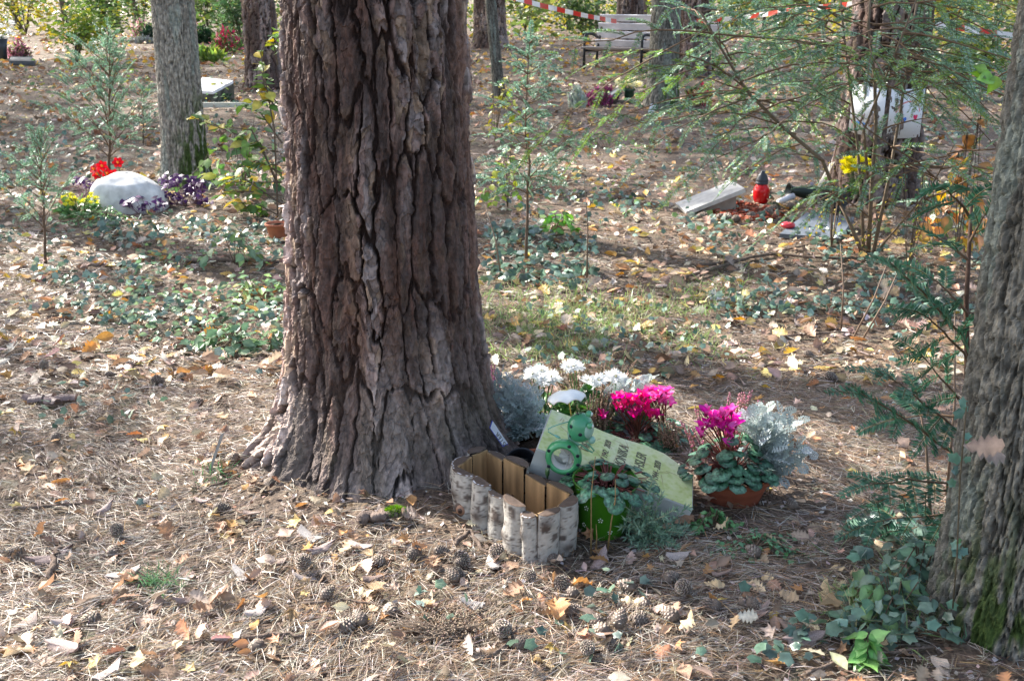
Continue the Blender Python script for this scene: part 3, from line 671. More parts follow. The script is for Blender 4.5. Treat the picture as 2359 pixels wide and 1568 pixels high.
hw = .017; prf = [(ri, -hw*.9), (ri*.98, 0), (ri, hw*.8), (ri*1.07, hw), (ri*1.2, hw*1.06), (ro*.86, hw*.95), (ro*.97, hw*.55), (ro, 0), (ro*.97, -hw*.55), (ro*.86, -hw*.95), (ri*1.1, -hw), (ri, -hw*.9)]
tz = B(); tz.lathe(prf[2:], 48, Mr, bcn, (.06, .30, .12)); tz.build('ring_body', MPA, fg)
B().lathe([(ri*1.001, -hw*.9), (ri*.985, 0), (ri*1.0, hw*.82)], 48, Mr, bcn, (.50, .49, .44)).build('ring_lining', MPL, fg)
for a, f_ in [(.35, .55), (-.25, .7), (-1.2, 1), (2.6, .9), (3.7, .8), (1.15, .9)]:
    rr = (ri+ro)/2*1.08; q = bcn+Mr@V3(rr*math.cos(a), rr*math.sin(a), hw*1.0); spot(fg, q, nrm(Mr@V3(.25*math.cos(a), .25*math.sin(a), 1)), pz(30))
wc = bcn+Mr@V3(.0105, .004, -.004); wh = None
whl = B().sph(wc, (.004, .004, .003), (.45, .45, .40), 10, Mr).build('wheel_hub', MPL, fg)
for j in range(8):
    a = j*math.pi/4+.2; d = Mr@V3(math.cos(a), math.sin(a), 0); nn = Mr@V3(.35*math.sin(a), -.35*math.cos(a), 1)
    B().inst(T_leaf([.12, .26, .36, .34, .12], .1, -.1, 1, 0, 1), frames(d[None], nn[None]), wc[None], pz(150), (.42, .42, .37)).build('wheel_petal', MPL, whl)
B().tube([wc+V3(0, -.002, 0), wc+Mr@V3(-.003, -ri*.95, .01)], .001, 5, (.5, .5, .5)).build('spoke', MPL, fg)
ub = Z2(640, 160, -.0); us = B()
us.tube([Z2(726, 440), Z2(700, 280), Z2(672, 165), Z2(655, 20), Z2(640, -20)], .0016, 8, (.55, .40, .09)); us.build('umbrella_stick', MPA, fg)
ur = pz(300); tiltM = np.array(Matrix.Rotation(math.radians(-8), 3, 'Y')@Matrix.Rotation(math.radians(-14), 3, 'X'))
seg = 64; a = np.linspace(0, 2*np.pi, seg, endpoint=False); sc_ = np.abs(np.sin(a*4))
Pu = []
for k in range(11):
    tq = k/10; ra = ur*math.sin(tq*math.pi*.5)*1.0; zz = ur*.62*(math.cos(tq*math.pi*.5)); lift = ur*.17*sc_*max(0, (tq-.55)/.45)
    Pu.append(np.stack([ra*(1+.03*sc_)*np.cos(a), ra*(1+.03*sc_)*np.sin(a), zz+lift-.0], -1))
Pu = np.array(Pu); inn = Pu[::-1]*.965-V3(0, 0, .001)
uc = Z2(660, 215)
cu = B(); Pa = np.concatenate([Pu, inn]); colu = np.where((np.arange(22) < 2)[:, None, None], V3(.75, .60, .15), V3(.80, .80, .76))*np.ones((22, seg, 1)); cu.grid(Pa@tiltM.T+uc, colu, True); cu.build('umbrella_canopy', MPL, fg)
al = B().tube([Z2(690, 530), Z2(560, 565), Z2(430, 610), Z2(368, 645), Z2(365, 690), Z2(440, 735), Z2(500, 765), Z2(560, 790)], .0013, 6, (.14, .38, .28))
al.sph(Z2(505, 765), (.008, .003, .003), (.2, .5, .42), 10, np.array(Matrix.Rotation(.5, 3, 'Y'))); al.build('arm', MPA, fg)
B().tube([Z2(860, 880), Z2(960, 960), Z2(1060, 1015), Z2(1085, 985), Z2(1030, 920), Z2(975, 870)], .0018, 6, (.12, .36, .2)).build('arm', MPA, fg)
B().tube([Z2(690, 700, .01), Z2(700, 800, .01), Z2(860, 900, 0)], [.004, .004, .003], 8, (.2, .4, .3)).build('neck', MPA, fg)
lg_ = B().sph(Z2(352, 1320, .004), (pz(38), pz(30), pz(85)), (.07, .14, .05), 12); lg_.tube([Z2(380, 1250), Z2(350, 1320), Z2(352, 1420)], .0025, 6, (.07, .14, .05)); lg_.build('leg', MPA, fg)
lg_ = B().tube([Z2(668, 1360), Z2(720, 1480), Z2(760, 1600), gs+V3(.005, 0, .0)], [.004, .003, .003, .003], 8, (.10, .20, .05)); lg_.build('leg', MPA, fg)
BLK.append((gs[0], gs[1], .04))

# terracotta bowl with magenta cyclamen
def pot(name, label, cat, ctr, rt_, rb_, h_, col, mat, sx=1, sy=1, tilt=None, soil=True, rimw=.004, rimh=.012, group=None):
    rt0 = thing(name, label, cat, ctr, group); M = np.eye(3) if tilt is None else tilt
    pr = [(0, .001), (rb_, .001)]+[(rb_+(rt_-rb_)*t, h_*t) for t in np.linspace(.05, .97, 6)]
    rh = h_-rimh; rr_ = rb_+(rt_-rb_)*(rh/h_)
    pr = [(0, .001), (rb_, .001), (rb_+.001, .006), (rr_, rh), (rt_+rimw, rh+.001), (rt_+rimw*1.3, h_-.001), (rt_+rimw*.6, h_), (rt_-.002, h_-.001), (rt_-.006, h_-.02), (rb_, .008), (0, .008)]
    B().lathe(pr, 40, M, ctr, col, sx, sy).build('bowl', mat, rt0)
    if soil: B().lathe([(0, h_-.006), (rt_*.6, h_-.008), (rt_-.004, h_-.014)], 24, M, ctr, (.05, .035, .025), sx, sy).build('soil', MSO, rt0)
    return rt0
g1 = V3(*GG(1690, 1146)[:2], 0)
tb = pot('flower_bowl', 'oval terracotta bowl on the right planted with magenta cyclamen and marbled leaves', 'flower pot', g1, .078, .055, .068, (.30, .085, .045), MTC, 1.08, .8)
def PXY(px, py, Y): return AT(px, py, Y)
S6 = lambda X, Y: ((2600+X/2.24)/1.7364, (1500+Y/2.24)/1.7364)
fp = [AT(*S6(x, y), g1[1]+R.uniform(-.02, .015)) for x, y in [(500, 350), (540, 380), (510, 450), (560, 465), (470, 470), (640, 400), (690, 350), (730, 335), (660, 370), (750, 400), (770, 450), (700, 440), (620, 450), (650, 480), (720, 480), (710, 530), (700, 570), (460, 540), (710, 620), (600, 400)]]
MAG = [(.75, .04, .40), (.80, .07, .48), (.62, .03, .34), (.80, .20, .52)]
cyclamen(tb, g1+V3(-.014, .006, .082), 86, .105, .0, .10, .036, nfl=len(fp), flc=MAG, fpos=fp, spread=.75, flsize=.023)
BLK.append((g1[0], g1[1], .1)); BLK.append((g1[0]-.08, g1[1]+.02, .08))
# magenta and pink cyclamen planted behind the headstone
S1 = SP
def cyc_ground(name, label, ctr, pts, flc, n, rad, size, hmax):
    rt0 = thing(name, label, 'plant', ctr)
    fp = [AT(*S1(x, y), ctr[1]+R.uniform(-.03, .02)) for x, y in pts]
    cyclamen(rt0, ctr+V3(0, 0, .02), n, rad, .01, hmax, size, nfl=len(fp), flc=flc, fpos=fp, spread=.8, flsize=.023); return rt0
g2 = V3(*GG(1470, 1018)[:2], 0)
cyc_ground('cyclamen', 'deep crimson cyclamen blooming just behind the headstone', g2, [(1235, 350), (1270, 330), (1290, 345), (1250, 410), (1290, 420), (1330, 350), (1350, 385), (1380, 340), (1400, 385), (1420, 330), (1450, 330), (1440, 400), (1455, 440), (1410, 440), (1355, 440), (1375, 470), (1480, 470), (1500, 450), (1530, 460), (1150, 465), (1320, 390), (1465, 375)], [(.62, .015, .22), (.58, .015, .28), (.70, .03, .26), (.60, .03, .16)], 46, .11, .04, .055)
g3 = V3(*GG(1525, 1000)[:2], 0)
cyc_ground('cyclamen', 'light pink cyclamen cluster right of the crimson one', g3, [(1450, 300), (1480, 290), (1510, 300), (1440, 330), (1530, 330), (1560, 300), (1590, 295), (1600, 330), (1575, 350), (1545, 370), (1510, 350), (1590, 375), (1625, 385), (1470, 320)], [(.78, .16, .42), (.82, .25, .52), (.70, .10, .38)], 14, .07, .035, .03)
# chrysanthemums
def mum(name, label, ctr, heads, col, nleaf=70, rad=.09, hh=.09, r_=.02, S=SP, dz=.03, leafc=[(.05, .12, .03), (.07, .17, .04), (.06, .13, .06)], npet=26, cat='plant', group=None):
    rt0 = thing(name, label, cat, ctr, group); ctr = np.asarray(ctr, float); st = B()
    hp = []
    for x, y in heads:
        p = AT(*S(x, y), ctr[1]+R.uniform(-dz, dz)); hp.append(p)
        b = B(); up = nrm(V3(R.normal(0, .3), -.35+R.normal(0, .3), 1)); M0 = frames(nrm(np.cross(up, V3(1, 0, 0)))[None], up[None])[0]
        for lay, (el, L_, k) in enumerate([(.05, 1, npet), (.45, .85, npet*2//3), (.95, .6, npet//3)]):
            az = np.linspace(0, 2*np.pi, k, endpoint=False)+lay; d = np.stack([np.cos(az)*math.cos(el), np.sin(az)*math.cos(el), np.full(k, math.sin(el))], -1)+R.normal(0, .1, (k, 3))
            d = d@M0.T; b.inst(PET, frames(d, np.repeat(up[None], k, 0)), np.repeat(p[None], k, 0), r_*L_*R.uniform(.85, 1.15, k), pal(col, k, .05))
        b.sph(p+up*r_*.12, r_*.18, (.6, .55, .2), 8); b.build('flower', MPT, rt0)
        st.tube([ctr+V3(R.normal(0, .02), R.normal(0, .02), 0), (ctr+p)/2+V3(0, 0, .01), p-up*.003], .0015, 5, (.07, .14, .04), cap=False)
    n = nleaf; a = R.uniform(0, 6.28, n); q = np.sqrt(R.uniform(.02, 1, n)); zz = hh*R.uniform(.1, 1, n)*(1.1-q*.5)
    pos = ctr+np.stack([rad*.6*q*np.cos(a), rad*.6*q*np.sin(a), zz], -1); d = np.stack([np.cos(a), np.sin(a), R.uniform(-.2, .7, n)], -1)
    fo = B(); nn = rdir(n, .4, 1)
    for k, T in enumerate(OAK[:4]): s_ = slice(k, n, 4); fo.inst(T, frames(d[s_], nn[s_]), pos[s_], R.uniform(.028, .045, len(a[s_])), pal(leafc, len(a[s_])))
    fo.build('foliage', ML, rt0); st.build('stem', MST, rt0); return rt0
WH = [(.82, .83, .82), (.78, .80, .76)]
mum('chrysanthemum', 'white chrysanthemum with lone tall bloom above the tin umbrella', V3(*GG(1330, 985)[:2], 0), [(945, 112), (915, 120), (970, 118)], WH, 90, .10, .13, .024)
mum('chrysanthemum', 'white chrysanthemum bush behind the silver ragwort near the pine', V3(*GG(1250, 985)[:2], 0), [(690, 150), (725, 145), (750, 175), (700, 190), (790, 185), (815, 205), (660, 165), (740, 210), (640, 195), (780, 220)], WH, 120, .12, .10, .024)
mum('chrysanthemum', 'white chrysanthemum cluster behind the crimson cyclamen', V3(*GG(1420, 985)[:2], 0), [(1240, 185), (1270, 195), (1210, 190), (1255, 220), (1125, 210), (1085, 245), (1050, 215), (1060, 265)], WH, 110, .11, .10, .024)
# silver ragwort
def ragwort(label, ctr, tips, n=5, S=SP, dz=.03, size=.055, rosette=16):
    rt0 = thing('silver_ragwort', label, 'plant', ctr); ctr = np.asarray(ctr, float); st = B(); fo = B()
    for x, y in tips:
        p = AT(*S(x, y), ctr[1]+R.uniform(-dz, dz)); m = ctr*.45+p*.55+V3(0, 0, .018); pts = np.array([ctr+V3(R.normal(0, .01), R.normal(0, .01), 0), ctr*.75+m*.25+V3(0, 0, .01), m, p])
        st.tube(pts, [.0025, .002, .0018, .0012], 5, (.38, .42, .38), cap=False)
        k = 9; tq = np.linspace(.25, 1, k); idx = np.interp(tq, [0, .3, .62, 1], [0, 1, 2, 3]); pos = np.stack([np.interp(idx, range(4), pts[:, c]) for c in range(3)], -1)
        ax_ = nrm(p-ctr); az = np.arange(k)*2.4; side = frames(ax_[None], V3(0, -1, .3)[None])[0]; d = (np.cos(az)[:, None]*side[:, 0]+np.sin(az)[:, None]*side[:, 2])*.8+ax_*(.5+tq[:, None]*.6)
        nn = nrm(rdir(k, .3, 1)+ax_*.3)
        for j in range(3): fo.inst(LOB[j], frames(d[j::3], nn[j::3]), pos[j::3], size*(1.05-.45*tq[j::3])*R.uniform(.8, 1.2, len(d[j::3])), pal([(.44, .50, .49), (.52, .57, .55), (.40, .46, .44)], len(d[j::3]), .06))
    a = R.uniform(0, 6.28, rosette); d = np.stack([np.cos(a), np.sin(a), R.uniform(-.2, .3, rosette)], -1)
    fo.inst(LOB[0], frames(d, rdir(rosette, .5, 1)), np.repeat((ctr+V3(0, 0, .03))[None], rosette, 0), R.uniform(.06, .09, rosette), pal([(.33, .40, .37), (.28, .36, .33)], rosette, .08))
    fo.build('foliage', MSV, rt0); st.build('stem', MSV, rt0); return rt0
rg = V3(*GG(1205, 1022)[:2], 0)
rb = pot('flower_bowl', 'terracotta bowl half hidden behind the headstone under the silver ragwort', 'flower pot', rg, .085, .065, .04, (.42, .13, .065), MTC)
ragwort('silver ragwort with frosted lobed leaves right of the pine trunk', rg+V3(0, 0, .035), [(440, 180), (480, 230), (520, 200), (560, 230), (600, 250), (640, 290), (680, 320), (420, 250), (390, 300), (450, 300), (520, 290), (580, 310), (620, 350), (690, 380), (480, 350), (400, 370)], S=SP, size=.05)
ragwort('white silver ragwort behind the crimson and pink cyclamens', V3(*GG(1440, 995)[:2], 0), [(1200, 270), (1250, 290), (1300, 250), (1340, 230), (1400, 230), (1450, 220), (1490, 195), (1240, 330), (1330, 290), (1380, 280), (1180, 310)], size=.045, rosette=4)
rg2 = g1+V3(.05, .025, .06)
ragwort('bright silver ragwort spilling over the right rim of the terracotta bowl', rg2, [(960, 350), (1010, 340), (1190, 345), (1290, 420), (1240, 450), (1400, 700), (1330, 660), (1290, 800), (1150, 790), (1120, 420), (1080, 500), (1180, 570), (900, 450), (870, 400), (1140, 900), (1090, 600), (1000, 430), (1250, 730)], S=S6, size=.055, rosette=5, dz=.04)
# heathers
def heath_T(seed, n=46, L_=1.):
    rr = np.random.default_rng(seed); t = np.sort(rr.uniform(.25, 1, n)); a = rr.uniform(0, 6.28, n); r = .05*(1.15-t)
    return np.stack([r*np.cos(a), t*L_, r*np.sin(a)], -1)
HT = [heath_T(s) for s in range(4)]
def heather(label, ctr, tips, cols, bud=.0022, S=SP, green=(.08, .13, .05), dz=.03, cat='plant', group=None, leafy=True, spread=.02):
    rt0 = thing('heather', label, cat, ctr, group); ctr = np.asarray(ctr, float); st, bu, fo = B(), B(), B()
    for k, (x, y) in enumerate(tips):
        p = AT(*S(x, y), ctr[1]+R.uniform(-dz, dz)); b0 = ctr+V3(R.normal(0, spread), R.normal(0, spread), 0); b0 = b0+(V3(p[0], p[1], 0)-V3(b0[0], b0[1], 0))*.45
        m = (b0+p)/2+V3(R.normal(0, .004), 0, .004); st.tube([b0, m, p], .0009, 4, (.16, .10, .07), cap=False)
        h_ = HT[k % 4]; ln = np.linalg.norm(p-b0); Mh = frames((p-b0)[None], rdir(1))[0]; pos = (h_*V3(.28/max(ln, .05)*.2, 1, .28/max(ln, .05)*.2)*ln)@Mh.T+b0
        n = len(pos); bu.inst(OCT, frames(rdir(n), rdir(n)), pos, np.stack([np.full(n, bud), np.full(n, bud*1.25), np.full(n, bud)], -1)*R.uniform(.7, 1.2, (n, 1)), pal(cols, n, .15))
        if leafy:
            n = 40; tq = R.uniform(.02, .9, n); pos = b0+(p-b0)*tq[:, None]+R.normal(0, .002, (n, 3)); fo.inst(DIA, frames(rdir(n, .1, 1), rdir(n)), pos, np.stack([np.full(n, .002), np.full(n, .008), np.ones(n)], -1), pal([green], n))
    bu.build('blossom', MPT, rt0); st.build('stem', MST, rt0)
    if leafy: fo.build('foliage', ML, rt0)
    return rt0
BRN = [(.42, .30, .22), (.50, .38, .28), (.34, .24, .17)]; PNK = [(.62, .30, .36), (.55, .24, .32), (.68, .40, .42)]
def rt_(x0, x1, y0, y1, n): return [(R.uniform(x0, x1), R.uniform(y0, y1)) for _ in range(n)]
heather('faded brown heather sprigs between the umbrella and crimson cyclamen', V3(*GG(1375, 1010)[:2], 0), rt_(1040, 1230, 230, 420, 26)+rt_(1060, 1200, 420, 520, 8), BRN)
heather('dry brown heather sprigs standing behind the white chrysanthemums', V3(*GG(1370, 965)[:2], 0), rt_(780, 1400, 20, 170, 40), BRN, bud=.0017, spread=.06)
heather('faded heather between pink cyclamen and the terracotta bowl', V3(*GG(1555, 1040)[:2], 0), rt_(1540, 1660, 430, 620, 22), BRN)
heather('pink heather spikes behind the magenta cyclamen in the terracotta bowl', V3(*GG(1660, 1070)[:2], 0), [(1035+R.uniform(-60, 60), 200+R.uniform(0, 80)) for _ in range(4)]+[(x, y) for x, y in zip(R.uniform(580, 920, 22), R.uniform(130, 330, 22))]+[(400, 260), (430, 300), (270, 410), (300, 430), (340, 460), (380, 480)], PNK, S=S6, bud=.0026)
heather('mauve heather sprigs between the pine trunk and the silver ragwort', V3(*GG(1140, 960)[:2], 0), rt_(335, 460, 90, 260, 16), [(.48, .17, .36), (.55, .25, .42)], bud=.0022)
# black pot lying, plant label
pt = V3(*G(1190, 1078)[:2], .045)
tl = np.array(Matrix.Rotation(math.radians(25), 3, 'Z')@Matrix.Rotation(math.radians(62), 3, 'X'))
op = AT(*SP(600, 735), GG(1200, 1085)[1]); 
po = pot('empty_pot', 'empty black plastic plant pot tipped over between pine trunk and headstone', 'flower pot', V3(op[0]-.005, op[1]+.03, .0), .040, .030, .06, (.012, .014, .018), MPL, soil=False, tilt=np.array(Matrix.Rotation(math.radians(38), 3, 'X')), rimw=.002, rimh=.006)
pl_ = [AT(*SP(*q), GG(1190, 1070)[1]-.0) for q in [(380, 488), (365, 545), (455, 672), (492, 655)]]
pl_[0] = AT(*SP(380, 488), GG(1190, 1070)[1]+.03); pl_[1] = AT(*SP(362, 540), GG(1190, 1070)[1]+.03)
lb = thing('plant_label', 'white plant label with blue border leaning in the black pot', 'label', (pl_[2][0], pl_[2][1], 0))
q = np.array([pl_[1], pl_[2], pl_[3], pl_[0]]); nq = nrm(np.cross(q[1]-q[0], q[3]-q[0])); nq = nq if nq[1] < 0 else -nq
B().prism(q-nq*.0008, q, (.03, .06, .45)).build('label_back', MPL, lb, smooth=False)
q2 = q.mean(0)+(q-q.mean(0))*V3(.93, .93, .93); q2[:, :] += (q[2]-q[1])*.08; B().prism(q2+nq*.0002, q2+nq*.0006, (.75, .78, .82)).build('label_front', MPR, lb, smooth=False)
ux = nrm(q[1]-q[0]); uy = nrm(np.cross(nq, ux)); text('ASTER', .017, np.stack([-ux, -uy, nq], 1), q.mean(0)+ux*.018, lb, MTX, offs=.0012, extr=.0002)
# metal strip marker in the litter left of the pine
ma, mb_ = GG(481, 1090), AT(512, 1000, GG(481, 1090)[1]+.015)
mk_ = thing('marker_strip', 'thin grey wooden plant marker stuck slanting in the needles left of the pine', 'marker', ma)
ux = nrm(mb_-ma); sx = V3(.0038, 0, 0); B().prism([ma-sx-ux*.02, ma+sx-ux*.02, ma+sx+V3(0, .002, 0)-ux*.02, ma-sx+V3(0, .002, 0)-ux*.02], [mb_-sx, mb_+sx+ux*.006, mb_+sx+V3(0, .002, 0)+ux*.006, mb_-sx+V3(0, .002, 0)], (.30, .28, .25)).build('strip', MWD, mk_, smooth=False)
# ------------------------------------------------------------------ yew and fir
YG = [(.10, .20, .12), (.15, .27, .17), (.22, .34, .23), (.12, .23, .18), (.34, .45, .36)]
YL = [(.18, .28, .06), (.16, .27, .08), (.24, .34, .08)]
def twig(nb, sb, p0, d, up, ln, nl, dens=420, cols=YG, droop=.25, rad=.0012, wid=.13):
    d = nrm(d); up = nrm(up); n = max(6, int(ln*dens*1.3)); t = np.linspace(.04, 1, n); right = nrm(np.cross(d, up))
    cur = lambda q: p0+d*(q*ln)[:, None]+np.array([0, 0, -1])*(droop*ln*q**2)[:, None]
    pos = cur(t); sg = np.where(np.arange(n) % 2 == 0, 1, -1)[:, None]
    ax = nrm(d+np.array([0, 0, -1])*(2*droop*t)[:, None])
    v = nrm(ax*R.uniform(.35, .65, (n, 1))+right*sg*1+up*R.uniform(-.15, .35, (n, 1)))
    L_ = nl*np.sin(np.pi*np.clip(t*.8+.15, 0, 1))**.5*R.uniform(.8, 1.1, n)
    nb.inst(DIA, frames(v, up+R.normal(0, .6, (n, 3))), pos, np.stack([nl*np.full(n, wid*1.35), L_, np.ones(n)], -1), pal(cols, n, .15))
    sb.tube(cur(np.linspace(0, 1, 4)), [rad, rad, rad*.8, rad*.4], 4, (.10, .11, .045), cap=False)
def branch(nb, sb, p0, d, ln, nl=.018, tw=.12, gap=.045, droop=.35, rad=.004, cols=YG, dens=420, planar=.25, barecol=(.16, .10, .06), start=.2, wid=.13):
    d = nrm(d); up = nrm(np.cross(np.cross(d, V3(0, 0, 1)), d)+rdir(1)[0]*(planar+.45)); k = 9; t = np.linspace(0, 1, k)
    pts = p0+d*(t*ln)[:, None]+V3(0, 0, -1)*(droop*ln*t**2)[:, None]+np.cumsum(R.normal(0, ln*.008, (k, 3)), 0)
    sb.tube(pts, rad*(1.1-t*.85), 5, barecol, cap=False)
    at = lambda q: np.array([np.interp(q, t, pts[:, c]) for c in range(3)])
    n = max(3, int(ln*(1-start)/gap)); sd = 1
    for i in range(n):
        q = start+(1-start)*(i+.5)/n; p = at(q); ax = nrm(at(min(1, q+.05))-at(max(0, q-.05))); right = nrm(np.cross(ax, up))
        l_ = tw*(1.15-.7*q)*R.uniform(.6, 1.2); sd = -sd
        twig(nb, sb, p, ax*.75+right*sd+R.normal(0, .12, 3), up, l_, nl, dens, cols, wid=wid)
    twig(nb, sb, at(.82), at(1)-at(.82), up, ln*.18+tw*.7, nl, dens, cols, wid=wid)
def conifer(label, px, py, top_y, n_wh, blen, nl, tw, name='yew_sapling', gap=.04, wrad=.006, lean=(0, 0), dens=380, droop=.15, ang=.5, zlo=.12, cols=YG, per=4, wid=.13, xs=0):
    g = GG(px, py); top = AT(px+xs, top_y, g[1]); H = top[2]-g[2]
    rt0 = thing(name, label, 'sapling', g); nb, sb, tb_ = B(), B(), B(); k = 10; t = np.linspace(0, 1, k)
    pts = g+(top-g)*t[:, None]+np.stack([R.normal(0, .006, k), R.normal(0, .006, k), 0*t], -1)*H; pts[0] = g
    tb_.tube(pts, wrad*(1.15-t), 7, (.12, .08, .055))
    for i in range(n_wh):
        q = zlo+(1-zlo)*(i+.3)/n_wh*.97; p = np.array([np.interp(q, t, pts[:, c]) for c in range(3)])
        for j in range(per):
            a = R.uniform(0, 6.28) if per < 3 else j*6.28/per+i*1.1+R.normal(0, .3)
            el = ang+.4*q+R.normal(0, .15); d = V3(math.cos(a)*math.cos(el), math.sin(a)*math.cos(el), math.sin(el)); l_ = blen*(1.12-q)**.7*R.uniform(.55, 1.1)
            branch(nb, sb, p, d, l_, nl, min(tw, l_*.5), gap, droop, wrad*.4, cols, dens, wid=wid, start=.15)
    twig(nb, sb, pts[-2], pts[-1]-pts[-2], V3(0, -1, 0), H*.14, nl, dens*1.5, cols, 0, wid=wid)
    tb_.build('stem', MST, rt0); nb.build('needles', MYW, rt0)['kind'] = 'stuff'; sb.build('twigs', MST, rt0); return rt0
conifer('young fir sapling with layered whorls right of the big pine, bench behind it', 1212, 612, 62, 11, .30, .020, .10, 'fir_sapling', gap=.06, per=5, ang=.25, lean=(0, 0), wrad=.007, xs=8, dens=480, zlo=.3, droop=.1)
conifer('tall bluish yew sapling behind the white boulder and red flowers', 252, 405, 78, 12, .48, .020, .15, gap=.07, per=5, ang=.6, wrad=.009, dens=420, droop=.0)
conifer('small sparse yew sapling at the left edge in front of the boulder', 105, 608, 300, 10, .26, .017, .09, gap=.055, per=4, ang=.6, wrad=.006, dens=430, zlo=.25, droop=.0, xs=-15)
conifer('small yew sapling beside the grey ridged tree foot', 330, 330, 190, 6, .28, .018, .10, per=4, ang=.5, dens=220, wrad=.005)
# yew beside the right tree: low branches reaching left
g = GG(2232, 1290); rt0 = thing('yew_sapling', 'dark green yew with long low sprays reaching left beside the right-hand trunk', 'sapling', g)
nb, sb, tb_ = B(), B(), B(); YY = g[1]
pts = np.array([g, AT(2230, 1000, YY+.02), AT(2226, 700, YY+.04), AT(2240, 430, YY+.05)]); tb_.tube(pts, [.008, .007, .005, .003], 7, (.12, .07, .05))
for (x0, y0, x1, y1, n_) in [(2228, 800, 2060, 590, 1), (2225, 830, 2080, 700, 1), (2225, 1010, 2010, 830, 1), (2222, 1060, 1950, 860, 1), (2225, 940, 2090, 800, 1), (2222, 1130, 1985, 1150, 1), (2222, 1180, 2010, 1210, 1), (2228, 720, 2120, 640, 1), (2230, 600, 2130, 560, 1), (2232, 500, 2160, 440, 1), (2225, 1200, 2080, 1240, 1), (2232, 560, 2290, 480, 1), (2222, 1120, 1990, 1100, 1), (2215, 960, 2060, 980, 1)]:
    a = AT(x0, y0, YY+.02); b = AT(x1, y1, YY+R.uniform(-.12, .1)); branch(nb, sb, a, b-a+V3(0, 0, .03), np.linalg.norm(b-a), .022, .10, .032, .12, .003, [(.045, .13, .08), (.07, .18, .11), (.10, .22, .14)], 560, .5, start=.1)
tb_.build('stem', MST, rt0); nb.build('needles', MYW, rt0)['kind'] = 'stuff'; sb.build('twigs', MST, rt0)
# the big spreading yew on the right: several stems from one foot
g = GG(2000, 585); rt0 = thing('yew_tree', 'big spreading many-stemmed yew in front of the pine with drawings', 'tree', g)
nb, sb, tb_ = B(), B(), B(); Y0 = g[1]
stems = [([(2000, 585), (2008, 430), (2018, 300), (2015, 180), (2000, 60), (2010, -60)], .014), ([(1990, 585), (1985, 470), (1975, 330), (1955, 180), (1940, 40), (1930, -80)], .011),
         ([(1935, 470), (1895, 370), (1800, 290), (1720, 210), (1660, 110), (1610, 20)], .012), ([(2010, 590), (2050, 400), (2075, 250), (2100, 80), (2120, -40)], .012), ([(1990, 590), (1960, 520), (1935, 470)], .014),
         ([(2000, 420), (1990, 300), (2060, 130), (2110, 0)], .009), ([(2010, 590), (2140, 440), (2200, 330)], .007)]
SPT = []
for k, (pp, r_) in enumerate(stems):
    dy = np.linspace(0, R.uniform(-.35, .35), len(pp)) if k not in (4,) else np.zeros(len(pp))
    p = np.array([AT(x, y, Y0+dd) for (x, y), dd in zip(pp, dy)]); p[0] = p[0] if k in (2, 5) else GG(*pp[0])
    tb_.tube(p, np.linspace(r_*.75, r_*.38, len(p)), 8, (.17, .125, .085)); SPT.append(p)
for k, x in enumerate(SPT):
    if k == 4: continue
    m = 18 if k in (0, 1, 2, 3) else 9
    for i in range(m):
        q = R.uniform(.42, 1) if k != 2 else R.uniform(.3, 1); f = q*(len(x)-1); j = min(int(f), len(x)-2); p = x[j]+(x[j+1]-x[j])*(f-j)
        pr3 = (p-V3(0, 0, CH)); dz_ = pr3[1]*CT-pr3[2]*ST; sx_ = PW/2+FPX*pr3[0]/dz_; sy_ = PH/2-FPX*(pr3[1]*ST+pr3[2]*CT)/dz_
        if 1900 < sx_ < 2120 and 190 < sy_ < 350: continue
        a = R.choice([0, math.pi])+R.normal(0, .75); el = R.normal(.1, .25); d = V3(math.cos(a)*math.cos(el), math.sin(a)*math.cos(el), math.sin(el))
        l_ = R.uniform(.35, .95)
        branch(nb, sb, p, d, l_, .021, .20, .075, R.uniform(.1, .4), .004, YG+YL[:1] if R.random() < .6 else YL+YG[2:3], 480, .25, wid=.14)
# sprays seen against the ground left of it
for (x0, y0, x1, y1) in [(1880, 60, 1640, 100), (1900, 100, 1690, 130), (1950, 60, 1780, 10), (1900, 20, 1700, 20), (2000, 100, 2180, 160), (2010, 60, 2200, 60), (2010, 180, 2150, 260), (2030, 300, 2190, 270), (1960, 20, 1820, 90), (1960, 240, 1830, 180), (1800, 290, 1560, 400), (1800, 290, 1590, 250), (1720, 210, 1500, 260), (1720, 210, 1510, 150), (1690, 150, 1610, 60), (1760, 250, 1640, 330), (1830, 310, 1640, 300), (1850, 330, 1700, 400), (1900, 370, 1800, 360), (1700, 180, 1480, 155), (1740, 220, 1520, 235), (1660, 110, 1640, 30), (1780, 280, 1700, 190), (1950, 150, 1700, 90), (1950, 200, 1750, 160), (1950, 120, 1740, 50), (2060, 200, 2250, 120), (2080, 150, 2290, 60), (2050, 340, 2210, 380), (2050, 380, 2190, 440), (2070, 220, 2280, 180), (2075, 100, 2260, 20), (2000, 480, 2150, 460), (2000, 500, 1870, 420)]:
    a = AT(x0, y0, Y0+R.uniform(-.1, .1)); b = AT(x1, y1, Y0+R.uniform(-.45, .25)); branch(nb, sb, a, b-a+V3(0, 0, .06), np.linalg.norm(b-a), .022, .19, .07, .18, .004, YG if R.random() < .65 else YL+YG, 520, .25, start=.08)
tb_.build('stem', MST, rt0); nb.build('needles', MYW, rt0)['kind'] = 'stuff'; sb.build('twigs', MST, rt0)

